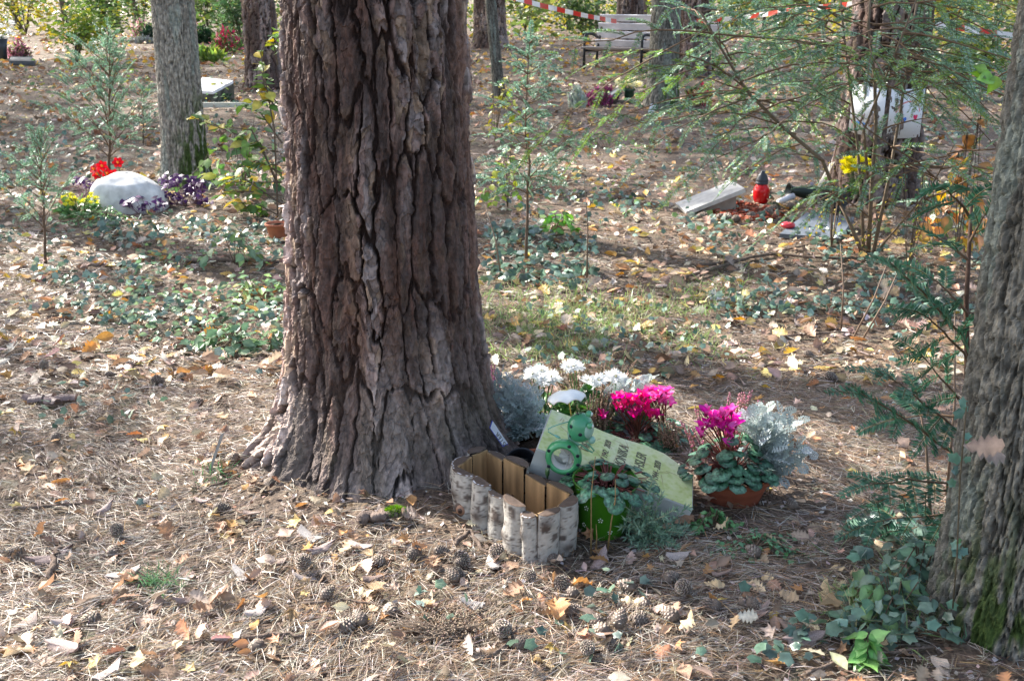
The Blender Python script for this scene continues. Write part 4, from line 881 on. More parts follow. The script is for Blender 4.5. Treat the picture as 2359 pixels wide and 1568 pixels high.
# ------------------------------------------------------------------ leafy saplings and brambles
LG = [(.11, .20, .05), (.15, .25, .06), (.09, .17, .06)]; YEL = [(.50, .38, .05), (.42, .34, .08), (.38, .38, .07)]
def leafy(name, label, cat, ctr, stems, leaf, size, cols, per=12, dz=.0, rad=.003, T=OVB, mat=None, group=None, spread=.9, flat=.8, barecol=(.13, .09, .06), individually=False):
    rt0 = thing(name, label, cat, ctr, group); sb, lb_ = B(), B()
    for s in stems:
        s = np.array(s); k = len(s); sb.tube(s, np.linspace(rad, rad*.35, k), 5, barecol, cap=False)
        n = per; q = np.linspace(.25, 1, n)*(k-1); j = np.minimum(q.astype(int), k-2); p = s[j]+(s[j+1]-s[j])*(q-j)[:, None]; ax = nrm(s[j+1]-s[j])
        sd = np.where(np.arange(n) % 2, 1, -1)[:, None]; right = nrm(np.cross(ax, V3(0, 0, 1)+V3(.01, 0, 0)))
        d = ax*.5+right*sd*spread+R.normal(0, .25, (n, 3)); nn = V3(0, 0, flat)+rdir(n)*.5
        for u, T_ in enumerate(T[:4]):
            s_ = slice(u, n, min(4, len(T))); lb_.inst(T_, frames(d[s_], nn[s_]), p[s_], size*R.uniform(.6, 1.2, len(p[s_])), pal(cols, len(p[s_]), .15))
    sb.build('stem', MST, rt0); lb_.build('leaves', mat or ML, rt0)['kind'] = 'stuff'; return rt0
def spray(pxs, Y, jit=.03): return [AT(x, y, Y+i*jit*R.normal()) for i, (x, y) in enumerate(pxs)]
yb = GG(640, 560)[1]
g = GG(640, 500); Yb = g[1]
st_ = [spray(q, Yb, .05) for q in [[(640, 500), (632, 300), (610, 180), (600, 120), (640, 70)], [(640, 430), (600, 330), (520, 300), (440, 270)], [(640, 420), (580, 300), (500, 290), (455, 265)], [(650, 330), (600, 260), (560, 240)], [(650, 470), (560, 410), (480, 400)], [(650, 450), (560, 440), (510, 450)], [(650, 400), (590, 370), (530, 400), (490, 420)], [(640, 350), (600, 340), (550, 320)], [(650, 500), (590, 470), (540, 465)], [(640, 240), (610, 200), (600, 150)], [(640, 250), (620, 230), (580, 235)], [(650, 540), (600, 490), (560, 480)], [(640, 380), (610, 380), (570, 370)], [(650, 420), (600, 420), (520, 420)], [(640, 150), (630, 100), (650, 75)]]]
leafy('leafy_sapling', 'leafy sapling with green and yellowing leaves hugging the left side of the big pine', 'sapling', g, st_, OVB, .075, LG*2+YEL, per=13, rad=.005)
def bramble(label, px, py, wpx, n, size, cols, seed, group=None, name='bramble', h=.12, cat='plant'):
    g = GG(px, py); w_ = wpx/ppm(py)/2; st_ = []
    for i in range(n):
        a = R.uniform(0, 6.28); q = R.uniform(.4, 1)*w_; hh = h*R.uniform(.5, 1.3); e = g+V3(q*math.cos(a), q*math.sin(a)*.8, 0); e[2] = g[2]+hh*.5
        st_.append([g, g*.6+e*.4+V3(0, 0, hh), e+V3(0, 0, .0), e+V3(.25*q*math.cos(a), .25*q*math.sin(a), -hh*.2)])
    return leafy(name, label, cat, g, st_, OVB, size, cols, per=9, rad=.002, group=group)
BRC = [(.15, .24, .14), (.20, .30, .17), (.13, .21, .12)]
bramble('bramble with pale ribbed leaves low on the ground left of the pine', 560, 800, 200, 7, .048, BRC, 1, h=.06)
bramble('bramble tuft touching the left foot of the big pine', 625, 800, 80, 4, .038, BRC, 2, h=.05)
bramble('bramble with glossy leaves in the sunlit patch left of the pine', 590, 690, 220, 8, .042, BRC+[(.24, .34, .12)], 3, h=.08)
bramble('low bramble in the litter under the leafy sapling', 540, 610, 190, 5, .055, BRC+[(.22, .32, .12)], 4)
bramble('bramble clump on the ground at the foot of the leafy sapling', 560, 450, 240, 11, .075, LG+[(.22, .32, .12)], 5, h=.3)
bramble('large-leaved bramble in the bottom right corner by the trunk', 2060, 1420, 260, 8, .036, [(.10, .19, .13), (.14, .23, .17), (.16, .27, .12)], 6, h=.06)
bramble('bramble bank leaning on the foot of the right trunk', 2120, 1340, 200, 7, .034, [(.11, .20, .14), (.14, .23, .18)], 7, h=.07)
bramble('bright green bramble sprig at the bottom right corner', 1990, 1505, 90, 3, .045, [(.16, .34, .10), (.2, .4, .12)], 8, h=.04)
bramble('sapling with peach and orange autumn leaves left of the right trunk', 2200, 600, 130, 8, .085, [(.60, .32, .14), (.55, .28, .12), (.50, .36, .08), (.2, .25, .1)], 9, h=.42, name='leafy_sapling', cat='sapling')
bramble('twiggy bush with tiny yellow and green leaves at the yew foot', 1915, 575, 110, 8, .02, LG+YEL, 10, h=.32, name='small_leaved_bush', cat='bush')
bramble('thin twiggy bush with tiny leaves right of the slate slab', 2090, 630, 220, 9, .02, LG+YEL+YEL, 11, h=.32, name='small_leaved_bush', cat='bush')
bramble('green weed with bright leaves right of the fir sapling', 1290, 535, 70, 6, .05, [(.14, .30, .06), (.2, .36, .08)], 12, h=.1, name='weed')
bramble('yellow-green young maple behind the fir sapling', 1170, 480, 120, 6, .05, [(.2, .3, .05), (.35, .38, .06), (.15, .25, .06)], 13, h=.25, name='leafy_sapling', cat='sapling')
bramble('yellowing young maple leaning by the thin dark trunk', 1140, 330, 130, 8, .06, [(.3, .36, .06), (.45, .38, .05)], 14, h=.5, name='leafy_sapling', cat='sapling')
bramble('low greenery in front of the purple heather and vase', 1400, 345, 260, 8, .035, LG, 15, h=.1, name='weed')
# beech leaves at the right trunk
p0 = AT(2290, 185, 2.15); bl = thing('beech_twig', 'bright green beech leaves on a twig in front of the right trunk', 'twig', p0); sb = B().tube([AT(2360, 150, 2.1), AT(2310, 170, 2.12), p0, AT(2240, 175, 2.2)], .0018, 5, (.15, .10, .06)); sb.build('twig', MST, bl)
for k, (x, y, x1, y1, s_) in enumerate([(2288, 185, 2235, 160, 1), (2290, 182, 2245, 190, 1), (2285, 175, 2262, 150, .9), (2300, 178, 2290, 195, .8)]):
    a = AT(x, y, 2.12); b = AT(x1, y1, 2.1); B().inst(OVA[k], frames((b-a)[None], V3(.1, -.8, .6)[None]), a[None], .056*s_, pal([(.22, .42, .06)], 1)).build('leaf', ML, bl)
# hanging dead leaf and ivy on the right trunk
p0 = AT(2268, 1025, RTY-.165); dl = B().inst(OAK[2], frames(V3(1, -.1, -.05)[None], V3(.1, -.5, .8)[None]), (p0-V3(.035, 0, 0))[None], V3(.062, .075, .07)[None], (.30, .235, .195)); dl.inst(OAK[4], frames(V3(.8, -.5, .15)[None], V3(.3, -.7, .4)[None]), (p0-V3(.03, -.0, 0.0))[None], V3(.055, .06, .06)[None], (.25, .18, .14))
o = dl.build('hanging_leaf', MDL, None, p0); tag(o, 'withered brown leaf caught on the bark of the right-hand trunk', 'leaf')
iv = thing('ivy', 'small ivy climbing the left edge of the right-hand trunk', 'plant', AT(2215, 1100, RTY-.1)); b = B(); s_ = B()
pts = np.array([AT(x, y, RTY-.085) for x, y in [(2195, 1400), (2205, 1280), (2212, 1100), (2222, 990), (2228, 925)]]); s_.tube(pts, .0015, 5, (.1, .08, .05)); s_.build('stem', MST, iv)
n = 15; q = R.uniform(0, 4, n); j = np.minimum(q.astype(int), 3); p = pts[j]+(pts[j+1]-pts[j])*(q-j)[:, None]+R.normal(0, .008, (n, 3)); b.inst(IVY[0], frames(rdir(n), V3(-.3, -1, .3)+rdir(n)*.4), p, R.uniform(.014, .024, n), pal([(.12, .24, .15), (.13, .26, .12), (.10, .2, .15)], n)); b.build('leaves', MIV, iv)
# lavender in front of the headstone
def lavender(label, px, py, tips, S=SP, size=.017):
    g = GG(px, py); rt0 = thing('lavender', label, 'plant', g); sb, fo = B(), B()
    for x, y in tips:
        Yt = g[1]+R.uniform(-.07, .05); p = AT(*S(x, y), Yt); p[2] = max(p[2], .012); b0 = g+V3(R.normal(0, .02), R.normal(0, .015), 0); m = (b0+p)/2+V3(0, 0, .012); q = np.linspace(.3, 1, 15)
        pos = b0*((1-q)**2)[:, None]+2*m*(q*(1-q))[:, None]+p*(q**2)[:, None]; sb.tube(pos, .0009, 4, (.30, .30, .2), cap=False)
        n = 44; k = R.integers(0, 15, n); ax = nrm(p-b0); d = rdir(n)+ax*.9; fo.inst(DIA, frames(d, rdir(n, .2, 1)), pos[k], np.stack([np.full(n, .0036), R.uniform(.6, 1.2, n)*size, np.ones(n)], -1), pal([(.22, .33, .22), (.28, .40, .27), (.18, .28, .20)], n, .12))
    sb.build('stem', MST, rt0); fo.build('leaves', MSV, rt0)['kind'] = 'stuff'; return rt0
lavender('grey-green lavender spreading in front of the headstone and bucket', 1495, 1235, rt_(1230, 1640, 1150, 1490, 46)+rt_(1640, 1800, 1230, 1440, 16)+[(1500, 900), (1480, 930), (1520, 960), (1560, 1000), (1330, 1060), (1290, 1080), (1400, 1130), (1450, 1100), (1660, 1110), (1740, 1100), (1250, 1080)])
bramble('periwinkle with small glossy leaves in front of the terracotta bowl', 1740, 1262, 210, 22, .016, [(.09, .22, .10), (.13, .28, .14)], 20, h=.02, name='periwinkle')
bramble('periwinkle runner left of the periwinkle patch under the headstone end', 1640, 1215, 110, 14, .018, [(.09, .22, .08)], 21, h=.03, name='periwinkle')
# dry stems before the bucket
dr = thing('dry_stalks', 'three dry upright flower stalks in front of the green bucket', 'plant', GG(1375, 1275)); b = B()
for q in [[(1010+60, 1500), (1070, 1300), (1072, 1000), (1100, 740)], [(1105, 1400), (1110, 1300), (1105, 1210)], [(1185, 1400), (1210, 1200), (1240, 1040), (1240, 900)]]:
    Yd = GG(*SP(q[0][0], min(q[0][1], 1400)))[1]; pp = [AT(*SP(*s), Yd) for s in q]; b.tube(pp, np.linspace(.0022, .0008, len(pp)), 5, (.26, .17, .07))
b.build('stalk', MST, dr)

# ------------------------------------------------------------------ things further back
# wooden bench
gb = GG(1466, 172); kk = ppm(172); bx0, by0 = GG(1345, 158)[:2]; bd = V3(.85, -.527, 0); bk_ = V3(.527, .85, 0); O = GG(1345, 160)
bn = thing('park_bench', 'wooden slat bench with black metal frame and armrests behind the grey tree', 'bench', O)
Mb = np.stack([bd, bk_, V3(0, 0, 1)], 1); HB = .80; SL = .5
def bp(x, y, z): return O+Mb@V3(x, y, z)
Wb = 1.95
MSL = mk('bench_slat', .30, .5, nscale=6, namt=.15, stretch=(.4, 2, 2)); MBK = mk('black_metal', .5, .4)
for k in range(4):
    y = .02+k*.115; B().box(bp(Wb/2, y, .31-.012*k+(.02 if k == 0 else 0)), (Wb+.1, .095, .03), (.30, .26, .24), Mb, .005).build('seat_slat', MSL, bn, smooth=False)
for k in range(4):
    tl_ = np.array(Matrix.Rotation(math.radians(-68), 3, 'X')); B().box(bp(Wb/2, .47+.05*k, .38+.125*k), (Wb+.1, .108, .028), (.68, .65, .66), Mb@tl_, .005).build('back_slat', MSL, bn, smooth=False)  # back slats coloured whiter than the seat to stand in for sunlight
for x in (0, Wb/2, Wb):
    b = B(); b.tube([bp(x, 0, 0), bp(x, 0, .28), bp(x, 0, .46), bp(x, .03, .51), bp(x, .12, .53), bp(x, .28, .52), bp(x, .45, .46)], .022, 8, (.02, .022, .025)); b.tube([bp(x, .42, 0), bp(x, .44, .28), bp(x, .64, .78)], .02, 8, (.02, .022, .025)); b.tube([bp(x, 0, .28), bp(x, .44, .26)], .02, 6, (.02, .022, .025)); b.build('metal_frame', MBK, bn)
# barrier tape strung between the trunks
def tape(label, pts, w_, n, ph=0):
    pts = np.array(pts); t = np.linspace(0, len(pts)-1, n+1); j = np.minimum(t.astype(int), len(pts)-2); p = pts[j]+(pts[j+1]-pts[j])*(t-j)[:, None]
    rt0 = thing('barrier_tape', label, 'tape', p[0], 'barrier tape between the trunks'); RD, WT = B(), B()
    for i in range(n):
        b = B(); u0, u1 = V3(0, .0+.01*math.sin(i*.5), w_/2), V3(0, .01*math.sin(i*.5+.5), w_/2); q = [p[i]-u0, p[i+1]-u1, p[i+1]+u1, p[i]+u0]
        b.prism(np.array(q)+V3(0, .0006, 0), np.array(q), (.62, .05, .03) if (i+ph) % 2 else (.72, .72, .72)); b.build('red_stripe' if (i+ph) % 2 else 'white_stripe', MTP, rt0, smooth=False)
    return rt0
MTP = mk('plastic_tape', .3, .5, tr=.2)
YT = 15.6
tape('red and white barrier tape sagging from top left down behind the bench', [AT(1150, -14, YT-2.5), AT(1250, 14, YT-2), AT(1350, 37, YT-1), AT(1420, 50, YT)], .06, 16)
tape('red and white barrier tape rising right of the bench towards the yew', [AT(1500, 48, YT), AT(1600, 50, YT-.5), AT(1700, 42, YT-1.2), AT(1800, 28, YT-2), AT(1900, 16, YT-3), AT(1990, 8, YT-4)], .06, 24)
tape('red and white barrier tape sloping down right of the pine with drawings', [AT(2120, 50, 7.5), AT(2200, 63, 7.4), AT(2280, 76, 7.3), AT(2400, 92, 7.2)], .04, 7, 1)
# drawings on the right pine
def sheet(label, a0, a1, ztop, zbot, decals, skew=0, name='drawing_sheet'):
    n = 10; a = np.linspace(a0, a1, n); r = QR*1.06+.012; z = np.array([zbot, ztop]); mid = (a0+a1)/2
    p0 = V3(QX+r*math.cos(mid), QY+r*math.sin(mid), zbot); rt0 = thing(name, label, 'drawing', p0, 'childrens drawings on the pine')
    def pt(u, v, o=0): aa = a0+(a1-a0)*u; return V3(QX+(r+o)*math.cos(aa), QY+(r+o)*math.sin(aa), zbot+(ztop-zbot)*v+skew*(u-.5))
    U = np.linspace(0, 1, n); P = np.array([[pt(u, v, -.002) for u in U] for v in (0, 1)]); Q = np.array([[pt(u, v) for u in U] for v in (1, 0)])
    B().grid(np.concatenate([P, Q]), (.78, .79, .82), closev=True).build('paper', MPR, rt0)
    for nm_, col, poly in decals:
        pl3 = np.array([pt(u, v, .0015) for u, v in poly]); b = B(); fan(b, pl3, col); b.build(nm_, MPR, rt0, smooth=False)
def heart(cx, cy, s): return [(cx+s*.062*16*math.sin(t)**3/16*1.2, cy+s*.062*(13*math.cos(t)-5*math.cos(2*t)-2*math.cos(3*t)-math.cos(4*t))/16*1.2) for t in np.linspace(0, 6.28, 24, endpoint=False)]
def arc(cx, cy, r, w_, n=12): 
    t = np.linspace(.15, math.pi-.15, n); return t, cx, cy, r, w_
hfix = ppm(470)
zt_, zb_ = AT(2040, 205, QY-QR)[2], AT(2040, 318, QY-QR)[2]
sheet('white sheet with painted rainbow and hearts on the dark pine behind the yew', -1.75, -.72, zt_, zb_, [('red_heart', (.75, .03, .12), heart(.70, .42, 1)), ('blue_heart', (.04, .18, .65), heart(.36, .38, 1)), ('green_heart', (.08, .60, .15), heart(.80, .78, .9)),
      *[('rainbow_stripe', c_, [(.5+rr*math.cos(t)*1.0, .50+rr*math.sin(t)*.75) for t in np.linspace(.1, 3.04, 12)]+[(.5+(rr-.018)*math.cos(t), .50+(rr-.018)*math.sin(t)*.75) for t in np.linspace(3.04, .1, 12)]) for c_, rr in [((.85, .35, .35), .36), ((.85, .6, .4), .33), ((.7, .75, .85), .30)]]][:4], skew=.0)
sheet('white sheet with green grass and flowers drawn on it, left side of the dark pine', -2.75, -1.86, zt_+.01, zb_+.01, [('green_strip', (.04, .45, .12), [(0, 0), (1, 0), (1, .05), (0, .07)])]+[('flower_stem', (.1, .35, .2), [(x, .05), (x+.02, .05), (x+.02, .2), (x, .2)]) for x in (.12, .3, .5, .7, .88)]+[('flower_dot', c_, heart(x, .22, .8)) for x, c_ in [(.13, (.6, .1, .3)), (.31, (.1, .3, .7)), (.51, (.1, .3, .7)), (.71, (.6, .3, .1)), (.89, (.1, .2, .6))]]+[('blue_scribble', (.15, .3, .75), [(.4, .9), (.8, .94), (.85, .98), (.4, .96)])], skew=-.03)
# rainbow arcs as ribbons
# red grave lantern
gl = GG(1752, 467); kl = ppm(467); ln_ = thing('grave_lantern', 'red glass grave lantern with a black cap beside red bark chips', 'lantern', gl)
MRG = mk('red_glass', .12, .6, tr=.35, coat=.4); S_ = 1/kl
B().lathe([(0, .001), (.036, .001), (.042, .012), (.047, .03), (.0475, .07), (.044, .085), (.036, .1), (.03, .108), (.03, .112)], 8, np.array(Matrix.Rotation(.35, 3, 'Z')), gl, (.55, .01, .015)).build('glass', MRG, ln_)
B().lathe([(.034, .108), (.036, .112), (.036, .12), (.033, .122), (.035, .127), (.034, .136), (.026, .158), (.017, .17), (.012, .174), (.011, .184), (0, .184)], 24, np.eye(3), gl, (.035, .04, .05)).build('cap', MPL, ln_)
B().lathe([(0, .02), (.03, .02), (.03, .07), (0, .07)], 16, np.eye(3), gl, (.8, .08, .04)).build('candle', MPL, ln_)
# tilted granite plate on its wedge
def slabp(name, label, cat, pts, thick, col, extra=None, mat=MSN, loc=None):
    pts = np.array(pts); c = pts.mean(0)*V3(1, 1, 0) if loc is None else loc; rt0 = thing(name, label, cat, c); nn = nrm(np.cross(pts[1]-pts[0], pts[2]-pts[1])); nn = nn if nn[2] > 0 else -nn
    B().prism(pts-nn*thick, pts, col).build('slab', mat, rt0, smooth=False); return rt0, nn
a = GG(1583, 497); b_ = GG(1640, 475)
lft = G(1580, 488, .03); rgt = G(1712, 432, .14)
gA = GG(1590, 498); dx = .36; yb_ = gA[1]
P4 = [V3(gA[0]-.01, yb_, .035), V3(gA[0]+.33, yb_+.0, .13), V3(gA[0]+.36, yb_+.22, .13), V3(gA[0]+.02, yb_+.22, .035)]
P4 = [AT(1580, 488, yb_), AT(1716, 434, yb_+.03), AT(1716, 434, yb_+.03)+V3(-.02, .25, .0), AT(1580, 488, yb_)+V3(-.02, .25, 0)]
rt0, nn = slabp('headstone', 'light granite headstone propped aslant left of the red lantern', 'gravestone', P4, .022, (.50, .49, .47))
w0 = AT(1697, 445, yb_+.06); B().prism([AT(1625, 500, yb_+.05)*V3(1, 1, 0), V3(w0[0], yb_+.05, 0), V3(w0[0], yb_+.2, 0), V3(AT(1625, 500, yb_+.05)[0], yb_+.2, 0)], [AT(1600, 496, yb_+.05)*V3(1, 1, 0)+V3(0.03, 0, .012), w0+V3(0, 0, -.004), w0+V3(0, .14, -.004), AT(1600, 496, yb_+.05)*V3(1, 1, 0)+V3(.03, .14, .012)], (.33, .27, .23)).build('wedge_foot', MSN, rt0, smooth=False)
# slate slab and the painted pebble on it
P4 = [G(1796, 545, .035), G(1945, 552, .035), G(1962, 492, .045), G(1848, 488, .045)]
P4 = [G(1796, 538, .03), G(1935, 548, .03), G(1968, 500, .06), G(1858, 490, .06)]
slabp('headstone', 'dark grey slate slab lying flat under the yew with a red pebble on it', 'gravestone', P4, .022, (.13, .15, .18), mat=mk('slate', .6, .3, nscale=12, namt=.2, bscale=60, bstr=.2))
pb = G(1815, 521, .045); pp = thing('painted_pebble', 'small red painted pebble with black lines on the corner of the slate slab', 'stone', pb)
B().sph(pb+V3(0, 0, .006), (.036, .028, .017), (.62, .04, .06), 20).build('pebble', MPA, pp)
b = B()
for q in [[(-.03, -.005), (-.012, -.012), (0, .0), (.016, -.012), (.032, -.004)], [(0, .022), (.004, 0), (-.004, -.012), (.002, -.024)], [(-.024, .012), (-.008, .008), (.002, .0)], [(.004, .002), (.018, .01), (.026, .014)]]:
    b.tube([pb+V3(x, y, .006+.017*math.sqrt(max(.03, 1-(x/.036)**2-(y/.028)**2))) for x, y in q], .0013, 5, (.015, .012, .015), cap=False)
b.build('painted_line', MPL, pp)
# red bark mulch
n = 520; cx_, cy_ = GG(1715, 492)[:2]; a = R.uniform(0, 6.28, n); q = np.sqrt(R.uniform(0, 1, n)); x = cx_+.20*q*np.cos(a); y = cy_+.24*q*np.sin(a)
CHP = (np.array([(-.5, 0, 0), (.45, .1, .05), (.5, .9, 0), (-.35, 1, .06), (-.4, 0, -.25), (.4, .1, -.2), (.4, .9, -.25), (-.3, 1, -.2)]), np.array([[0, 1, 2], [0, 2, 3], [0, 4, 5], [0, 5, 1], [1, 5, 6], [1, 6, 2], [2, 6, 7], [2, 7, 3], [3, 7, 4], [3, 4, 0]]))
o = B().inst(CHP, frames(rdir(n, -.3, .3), rdir(n, .5, 1)), np.stack([x, y, hgt(x, y)+R.uniform(.004, .03, n)], -1), np.stack([R.uniform(.01, .022, n), R.uniform(.02, .045, n), np.full(n, .02)], -1), pal([(.42, .11, .06), (.50, .15, .09), (.34, .08, .05), (.46, .2, .14)], n)).build('red_bark_mulch', MSO, None, (cx_, cy_, 0), smooth=False); tag(o, 'patch of red bark chips in front of the red lantern', 'mulch', kind='stuff')
# black grave vase lying, white tube, leaning lath, dark basket with yellow chrysanthemum
gv = GG(1835, 470); vs = thing('grave_vase', 'dark green grave vase lying on its side right of the red lantern', 'vase', gv)
Mv = np.array(Matrix.Rotation(math.radians(8), 3, 'Z')@Matrix.Rotation(math.radians(-82), 3, 'Y'))
B().lathe([(.02, .0), (.034, .03), (.038, .07), (.03, .13), (.026, .16), (.032, .185), (.045, .2), (.04, .2), (.022, .17), (0, .16)][::1], 24, Mv, AT(1890, 462, gv[1])*V3(1, 1, 0)+V3(0, 0, .045), (.015, .028, .024)).build('vase', MPL, vs)
wt = GG(1800, 478); w_o = thing('white_tube', 'short white plastic tube lying in front of the tipped vase', 'tube', wt); B().tube([AT(1792, 475, wt[1])*V3(1, 1, 0)+V3(0, 0, .02), AT(1828, 455, wt[1]+.04)*V3(1, 1, 0)+V3(0, 0, .05)], .017, 14, (.72, .72, .78)).build('tube', MPL, w_o)
lp = GG(1860, 478); lt = thing('wooden_lath', 'pale wooden lath leaning against the yew beside the dark basket', 'lath', lp)
u0, u1 = lp, AT(1918, 375, lp[1]+.25); sx = V3(.012, 0, .004); B().prism([u0-sx, u0+sx, u0+sx+V3(0, .01, 0), u0-sx+V3(0, .01, 0)], [u1-sx, u1+sx, u1+sx+V3(0, .01, 0), u1-sx+V3(0, .01, 0)], (.52, .49, .42)).build('lath', MWD, lt, smooth=False)
ms_ = GG(1868, 470); mo = thing('marker_strip', 'short pale violet plastic strip upright between tipped vase and lath', 'marker', ms_); zt2 = AT(1868, 418, ms_[1])[2]; B().box(ms_+V3(0, .02, zt2/2), (.016, .004, zt2), (.45, .40, .52)).build('strip', MPL, mo, smooth=False)
gk = GG(1915, 490); gk[1] -= .16; bs = pot('flower_basket', 'dark round basket holding a yellow chrysanthemum at the foot of the pine', 'basket', V3(gk[0], gk[1]+.16, 0), .085, .06, .12, (.03, .035, .04), MPL)
wv = B()
for k in range(9):
    zz = .01+k*.012; rr = .062+.024*zz/.12; aa = np.linspace(0, 6.28, 40); wv.tube(np.stack([gk[0]+rr*np.cos(aa), gk[1]+.16+rr*np.sin(aa), zz+.002*np.sin(aa*12+k*3.14)], -1), .0045, 5, (.05, .055, .06), cap=False)
wv.build('woven_strand', MPL, bs)
YLW = [(.78, .70, .04), (.74, .62, .03)]
ID = lambda x, y: (x, y)
mum('chrysanthemum', 'big bright yellow chrysanthemum ball in the dark basket', V3(gk[0]+.12, gk[1]+.16, .10), [(1960+R.uniform(-22, 22), 380+R.uniform(-18, 20)) for _ in range(16)]+[(1995, 370), (2005, 380), (1990, 390)], YLW, 30, .07, .06, .03, S=ID, dz=.05)
# left boulder, red flowers, yellow mums, oxalis
gs_ = GG(276, 494); bo = thing('boulder', 'smooth white rounded boulder at the foot of the grey tree', 'boulder', gs_)
an, bn_ = np.meshgrid(np.linspace(0, np.pi, 50), np.linspace(0, 2*np.pi, 80, endpoint=False), indexing='ij')
kx = 1/ppm(470); rxx, rzz = 84*kx, 80*kx
cxb = gs_+V3(0, rxx*.8, 0)
nx, ny, nz_ = np.sin(an)*np.cos(bn_), np.sin(an)*np.sin(bn_), np.cos(an)
sg = lambda v, p: np.sign(v)*np.abs(v)**p
rad_ = 1+.30*(fbm(nx*1.3+3, ny*1.3, nz_*1.3, 2, 77)-.5)+.05*(fbm(nx*5, ny*5, nz_*5, 3, 78)-.5)
P = np.stack([sg(nx, .8)*rxx*1.02*rad_, sg(ny, .8)*rxx*.75*rad_, sg(nz_, .85)*rzz*.92*rad_*(1-.25*nx)], -1)+cxb
B().grid(P, V3(.72, .71, .68)*(.7+.5*fbm(nx*4, ny*4, nz_*4, 5, 79)[..., None]), True).build('stone', MSN, bo)
rf_ = thing('red_flowers', 'red dahlia-like blooms sticking up behind the white boulder', 'flowers', V3(cxb[0]-.12, cxb[1]+.15, 0)); st = B()
for (x, y) in [(272, 375), (218, 390), (235, 383), (248, 400), (225, 402), (262, 402)]:
    p = AT(x, y, cxb[1]+.15+R.uniform(-.04, .04)); k = 6; az = np.arange(k)*6.28/k+R.uniform(0, 6); up = nrm(V3(R.normal(0, .3), -1, .6)); M0 = frames(nrm(np.cross(up, V3(1, 0, 0)))[None], up[None])[0]; d = np.stack([np.cos(az), np.sin(az), np.full(k, .25)], -1)@M0.T
    b = B().inst(T_leaf([.1, .3, .4, .3, .1], .2, .1), frames(d, np.repeat(up[None], k, 0)), np.repeat(p[None], k, 0), .033, pal([(.50, .004, .012), (.58, .01, .015)], k)); b.sph(p+up*.008, .008, (.7, .25, .02), 8); b.build('flower', MPT, rf_); st.tube([V3(cxb[0]-.12+R.normal(0, .03), cxb[1]+.15, 0), p-up*.005], .003, 5, (.1, .14, .05))
st.build('stem', MST, rf_)
mum('chrysanthemum', 'low yellow chrysanthemum cushion left of the white boulder', GG(180, 500), [(145+R.uniform(0, 80), 450+R.uniform(-5, 22)) for _ in range(40)], [(.62, .58, .06), (.70, .64, .05)], 160, .16, .1, .016, S=ID, dz=.1, npet=12, leafc=[(.10, .2, .07), (.14, .26, .1)])
def oxalis(label, pts, Yc, size=.034):
    ctr = V3(AT(pts[0][0], 460, Yc)[0], Yc, 0); rt0 = thing('oxalis', label, 'plant', ctr); b, st = B(), B()
    TRI = (np.array([(0, 0, 0), (.62, .75, -.08), (0, .82, .06), (-.62, .75, -.08)]), np.array([[0, 1, 2], [0, 2, 3]]))
    for x, y in pts:
        p = AT(x, y, Yc+R.uniform(-.09, .07)); k = 3; az = np.arange(k)*2.09+R.uniform(0, 6); up = nrm(V3(R.normal(0, .3), -.5+R.normal(0, .3), .9)); M0 = frames(nrm(np.cross(up, V3(1, 0, 0)))[None], up[None])[0]; d = np.stack([np.cos(az), np.sin(az), np.full(k, -.25)], -1)@M0.T
        b.inst(TRI, frames(d, np.repeat(up[None], k, 0)), np.repeat(p[None], k, 0), size*R.uniform(.7, 1.2), pal([(.075, .018, .10), (.11, .03, .15), (.05, .015, .07)], k)); st.tube([V3(p[0]*.6+ctr[0]*.4, p[1]*.5+Yc*.5, 0), p], .0012, 4, (.2, .1, .14), cap=False)
    b.build('leaves', ML, rt0); st.build('stem', MST, rt0)
oxalis('purple-leaved oxalis between the white boulder and the mossy tree foot', [(375+R.uniform(-5, 95), 425+R.uniform(-22, 50)) for _ in range(52)]+[(380, 400), (372, 412), (400, 405), (470, 462), (480, 470)], GG(420, 470)[1])
oxalis('few purple oxalis leaves creeping over the front of the white boulder', [(300+R.uniform(-20, 80), 466+R.uniform(-12, 14)) for _ in range(14)]+[(325, 452), (290, 465)], GG(330, 492)[1]-.03)
oxalis('purple oxalis patch at the left shoulder of the white boulder', [(185+R.uniform(-15, 30), 422+R.uniform(-12, 12)) for _ in range(12)], cxb[1]+.12, .03)
bramble('low green herbs in front of the white boulder', 245, 512, 170, 20, .028, [(.16, .28, .14), (.12, .22, .10)], 22, h=.05, name='herb')
# terracotta pot behind the pine, white card, vase with cream flowers, heathers, white stone
gp = GG(640, 553); tp_ = pot('flower_pot', 'terracotta pot half hidden behind the left edge of the big pine', 'flower pot', gp, .052, .036, .085, (.45, .15, .08), MTC)
g = GG(1449, 234); vz = thing('grave_vase', 'dark green vase of cream flowers beside the purple heather', 'vase', g); H_ = AT(1449, 205, g[1])[2]
B().lathe([(0, 0), (.045, 0), (.04, .02), (.055, H_*.5), (.05, H_*.8), (.075, H_), (.06, H_-.005), (0, H_*.8)], 20, np.eye(3), g, (.015, .05, .03)).build('vase', MPL, vz)
mum('chrysanthemum', 'cream flower bunch in the dark green vase near the bench', V3(g[0], g[1], H_*.9), [(1449+R.uniform(-26, 26), 192+R.uniform(-11, 12)) for _ in range(22)], [(.74, .66, .42), (.76, .72, .5)], 24, .1, .08, .045, S=ID, dz=.1, npet=12)
